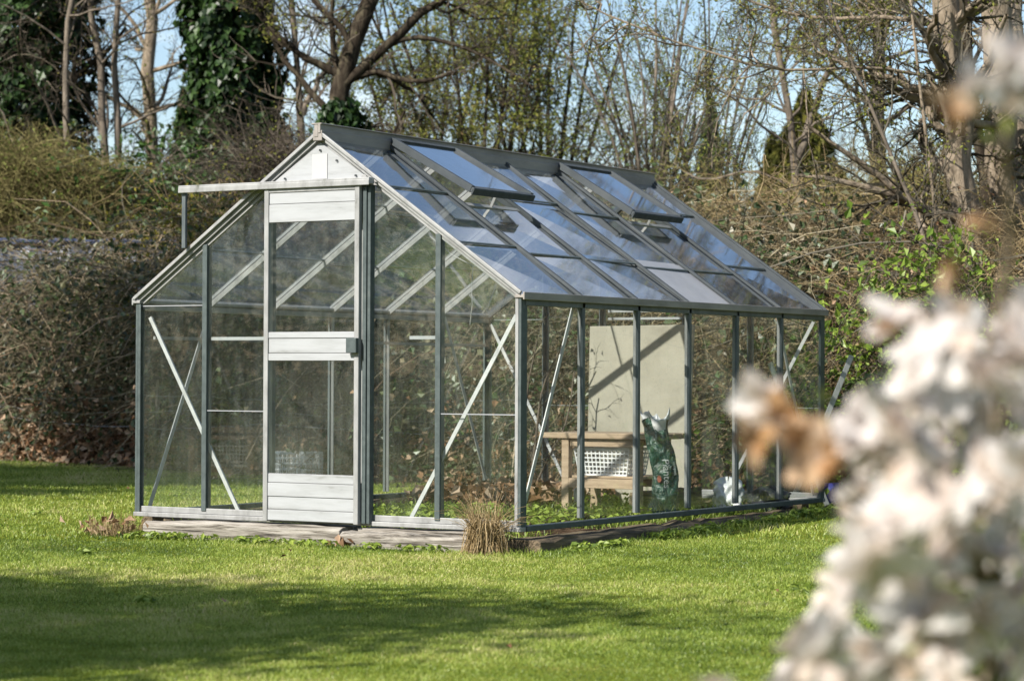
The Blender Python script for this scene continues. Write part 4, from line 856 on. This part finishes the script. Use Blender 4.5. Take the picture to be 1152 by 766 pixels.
crown_tree(-2.0, -11.8, 3.2, 6.3, 2.5, 26000, 'dense evergreen tree outside the frame left of the camera', 1)
crown_tree(-.5, -8.95, 3.7, 5.3, 1.2, 2300, 'small flat topped evergreen tree outside the frame left of the camera', 2, .8)
crown_tree(-9.8, -1.0, 2.8, 10., 3.0, 46000, 'dense evergreen tree outside the frame left of the far lawn', 3)

thicket('reflection_hedge', 'tall dark evergreen hedge added unseen behind the camera for the glass to reflect', 'hedge', -34, 4, 2., lambda x, dv: 6.+.8*np.sin(x*.8)+.5*np.sin(x*2.1), 3000, M['twig_brown'],  # added out of view so the front glass mirrors less bright sky
        [(26000, .22, .6, M['laurel'], (0, 8), .25)], front=lambda x: -24.+0*x, thick=(.006, .015), length=(.8, 2.5))
crown_tree(7.5, 9.5, 1.2, 6.5, 2.4, 9000, 'evergreen tree added unseen right of the thicket for the side glass to reflect', 4)  # added out of view to darken what the side glass mirrors

# ------------------------------------------------------------------ magnolia in the foreground
MK = .98
MG = thing('magnolia_bush', (*[float(c) for c in at(1120, 422, 2.75*MK)[:2]], GZ), 'white flowering magnolia bush, blurred in the right foreground', 'magnolia')
mo = np.array(MG.location)
def flower_mesh(seed, mat, npet, spread):
    r = np.random.default_rng(seed); g = Geo()
    for i in range(npet):
        a = 2*math.pi*i/npet+r.normal()*.25; el = spread[0]+(spread[1]-spread[0])*r.random(); ln = .032+.022*r.random(); wd = .010+.008*r.random(); tw = r.normal()*.5; droop = .4+.8*r.random()
        k = 7; t = np.linspace(0, 1, k); e = el-droop*t*1.2
        pr = np.concatenate([[0], np.cumsum(np.cos(e[:-1]))*ln/(k-1)]); pz = np.concatenate([[0], np.cumsum(np.sin(e[:-1]))*ln/(k-1)])
        w = wd*np.sin(np.pi*np.clip(t*.86+.10, 0, 1))**.7*(1-.1*r.random()); side = np.array([-math.sin(a), math.cos(a), 0])
        v = []
        for j in range(k):
            c = np.array([pr[j]*math.cos(a), pr[j]*math.sin(a), pz[j]]); sv = side*math.cos(tw*t[j])+np.array([0, 0, 1])*math.sin(tw*t[j])
            v += [c-sv*w[j], c+np.array([0, 0, -.25*w[j]]), c+sv*w[j]]
        q = []
        for j in range(k-1):
            for s in (0, 1): q.append([j*3+s, j*3+s+1, j*3+3+s+1, j*3+3+s])
        base = r.random()*.78; g.add(np.array(v), q, rnd=np.clip(base+.35*np.repeat(t, 3)**3*r.random(), 0, 1))
    me = g.build('tmp_blossom', mat, smooth=True); m = me.data; bpy.data.objects.remove(me); return m
WH = [flower_mesh(s, M['petal'], 15, (.1, 1.2)) for s in range(4)]
BR = [flower_mesh(20+s, M['petal_brown'], 9, (.5, 1.4)) for s in range(2)]
spots = []
def edge(py): return np.interp(py, [330, 360, 400, 450, 500, 560, 620, 680, 720, 766, 800], [1080, 1035, 1000, 978, 962, 955, 948, 920, 898, 878, 868])
r2 = np.random.default_rng(5)
cells = []
for layer, d0 in enumerate((2.35, 2.65, 3.0)):
    for py in np.arange(350, 800, 60):
        for px in np.arange(880, 1190, 58):
            x = px+r2.normal()*16+layer*19; y = py+r2.normal()*16+layer*22
            if x > edge(y)+12 and y < 795: cells.append((x, y, d0+r2.normal()*.08, 0 if r2.random() < .975 else 1))
r2.shuffle(cells); cells = [tuple(c) for c in cells][:79]
cells += [(846, 492, 2.55, 1), (872, 470, 2.5, 1), (893, 500, 2.5, 1), (930, 512, 2.45, 1), (962, 500, 2.45, 0), (862, 452, 2.55, 4), (925, 540, 2.5, 1), (1002, 380, 2.5, 1), (1012, 366, 2.5, 0), (1128, 92, 2.2, 2), (1150, 80, 2.2, 2), (1066, 128, 2.2, 3), (802, 776, 2.7, 4), (1096, 108, 2.3, 2), (1105, 262, 2.3, 3), (1080, 312, 2.3, 3)]
for (x, y, d, kd) in cells:
    p = at(x, y, d*MK)-mo; me = (BR if kd in (1, 3) else WH)[r2.integers(0, 2 if kd in (1, 3) else 4)]
    o = bpy.data.objects.new('blossom', me); COL.objects.link(o); o.parent = MG; o.location = p
    vd = -FW*.35+r2.normal(size=3)*.6+np.array([-.2, 0, .5]); o.rotation_euler = Vector(vd).to_track_quat('Z', 'Y').to_euler(); o.rotation_euler.rotate_axis('Z', r2.random()*6.28); s = (.85+.4*r2.random())*MK*.98*(1, .78, .85, .55, .7)[kd]; o.scale = (s, s, s)
# stems that carry the blossoms
g = Geo(); st = [[0, 0, 0], [.0, .05, .25]]
tips = np.array([at(x, y, d*MK)-mo for x, y, d, k in cells]); hub = []
for i in range(9):
    py = 760-45*i; hub.append(at(1120-10*math.sin(i*1.7), py, (2.75+.1*math.sin(i*2.1))*MK)-mo)
hub = np.array(hub); stem = line(np.vstack([[0, 0, 0], hub]), 14)[None]; g.tubes(stem, np.linspace(.010, .004, 14)[None], 7)
stem2 = line([hub[-1], at(1140, 280, 2.6*MK)-mo, at(1128, 150, 2.45*MK)-mo, at(1135, 85, 2.4*MK)-mo], 10)[None]; g.tubes(stem2, np.linspace(.006, .003, 10)[None], 6)
allh = np.vstack([stem[0], stem2[0]]); k = 6; tw = []
for tpnt in tips:
    cand = allh[allh[:, 2] < tpnt[2]+.02]; cand = cand if len(cand) else allh
    a = cand[np.argmin(np.linalg.norm(cand-tpnt+[0, 0, .10], axis=1))]; t = np.linspace(0, 1, k)[:, None]; mid = (a+tpnt)/2+np.array([0, 0, -.02]); tw.append((1-t)**2*a+2*t*(1-t)*mid+t**2*(tpnt))
g.tubes(np.array(tw), np.linspace(.0024, .0014, k)[None], 5); g.build('branch', M['bark_tan'], MG, smooth=True)
g = Geo(); n = 170; Q = np.array(tw).reshape(-1, 3); c = Q[r2.integers(0, len(Q), n)]+r2.normal(size=(n, 3))*.02; g.leaves(c, rng.normal(size=(n, 3)), .014+.014*rng.random(n), .5)
g.build('leaves', M['bud_green'], MG)

# ------------------------------------------------------------------ light, sky, camera
SUN_H = np.array([-.25, -.9682]); EL = R(38)
sd = Vector((SUN_H[0]*math.cos(EL), SUN_H[1]*math.cos(EL), math.sin(EL)))
sl = bpy.data.lights.new('sun', 'SUN'); sl.energy = 5.0; sl.angle = R(.55); sl.color = (1, .945, .86)
so = bpy.data.objects.new('sun', sl); COL.objects.link(so); so.rotation_euler = sd.to_track_quat('Z', 'Y').to_euler(); so.location = (0, 0, 30)
w = bpy.data.worlds.new('World'); S.world = w; w.use_nodes = True; nt = w.node_tree; nt.nodes.clear()
sky = nt.nodes.new('ShaderNodeTexSky'); sky.sky_type = 'NISHITA'; sky.sun_disc = False; sky.sun_elevation = EL; sky.sun_rotation = math.atan2(SUN_H[0], SUN_H[1]); sky.air_density = 1.0; sky.dust_density = .9; sky.ozone_density = 1.6
tc = nt.nodes.new('ShaderNodeTexCoord'); mp = nt.nodes.new('ShaderNodeMapping'); mp.inputs['Scale'].default_value = (1, 1, 3.2); nt.links.new(tc.outputs['Generated'], mp.inputs[0])
cn = nt.nodes.new('ShaderNodeTexNoise'); cn.inputs['Scale'].default_value = 7.; cn.inputs['Detail'].default_value = 8.; cn.inputs['Roughness'].default_value = .6; nt.links.new(mp.outputs[0], cn.inputs['Vector'])
cr = ramp(nt, [(.55, (0, 0, 0)), (.8, (.65, .65, .65))]); nt.links.new(cn.outputs['Fac'], cr.inputs[0])
mx = nt.nodes.new('ShaderNodeMix'); mx.data_type = 'RGBA'; nt.links.new(cr.outputs[0], mx.inputs['Factor']); nt.links.new(sky.outputs[0], mx.inputs[6]); mx.inputs[7].default_value = (10.5, 10.6, 10.8, 1)
bg = nt.nodes.new('ShaderNodeBackground'); bg.inputs['Strength'].default_value = .09; nt.links.new(mx.outputs[2], bg.inputs[0])
wo = nt.nodes.new('ShaderNodeOutputWorld'); nt.links.new(bg.outputs[0], wo.inputs[0])

cd = bpy.data.cameras.new('camera'); co = bpy.data.objects.new('camera', cd); COL.objects.link(co); S.camera = co
cd.sensor_width = 36; cd.lens = FPX/1152*36; cd.clip_start = .1; cd.clip_end = 3000
mtx = Matrix((( *RT, ), ( *UP, ), ( *(-FW), ))).transposed().to_4x4(); mtx.translation = Vector(CAM); co.matrix_world = mtx
cd.dof.use_dof = True; cd.dof.focus_distance = 13.3; cd.dof.aperture_fstop = 4.3
S.render.resolution_x = 1024; S.render.resolution_y = 680
S.view_settings.view_transform = 'Standard'; S.view_settings.look = 'None'; S.view_settings.exposure = .9; S.view_settings.gamma = 1
S.render.engine = 'CYCLES'
c = S.cycles; c.max_bounces = 8; c.diffuse_bounces = 3; c.glossy_bounces = 3; c.transmission_bounces = 4; c.transparent_max_bounces = 32; c.caustics_reflective = False; c.caustics_refractive = False; c.use_denoising = True; c.sample_clamp_indirect = 4.
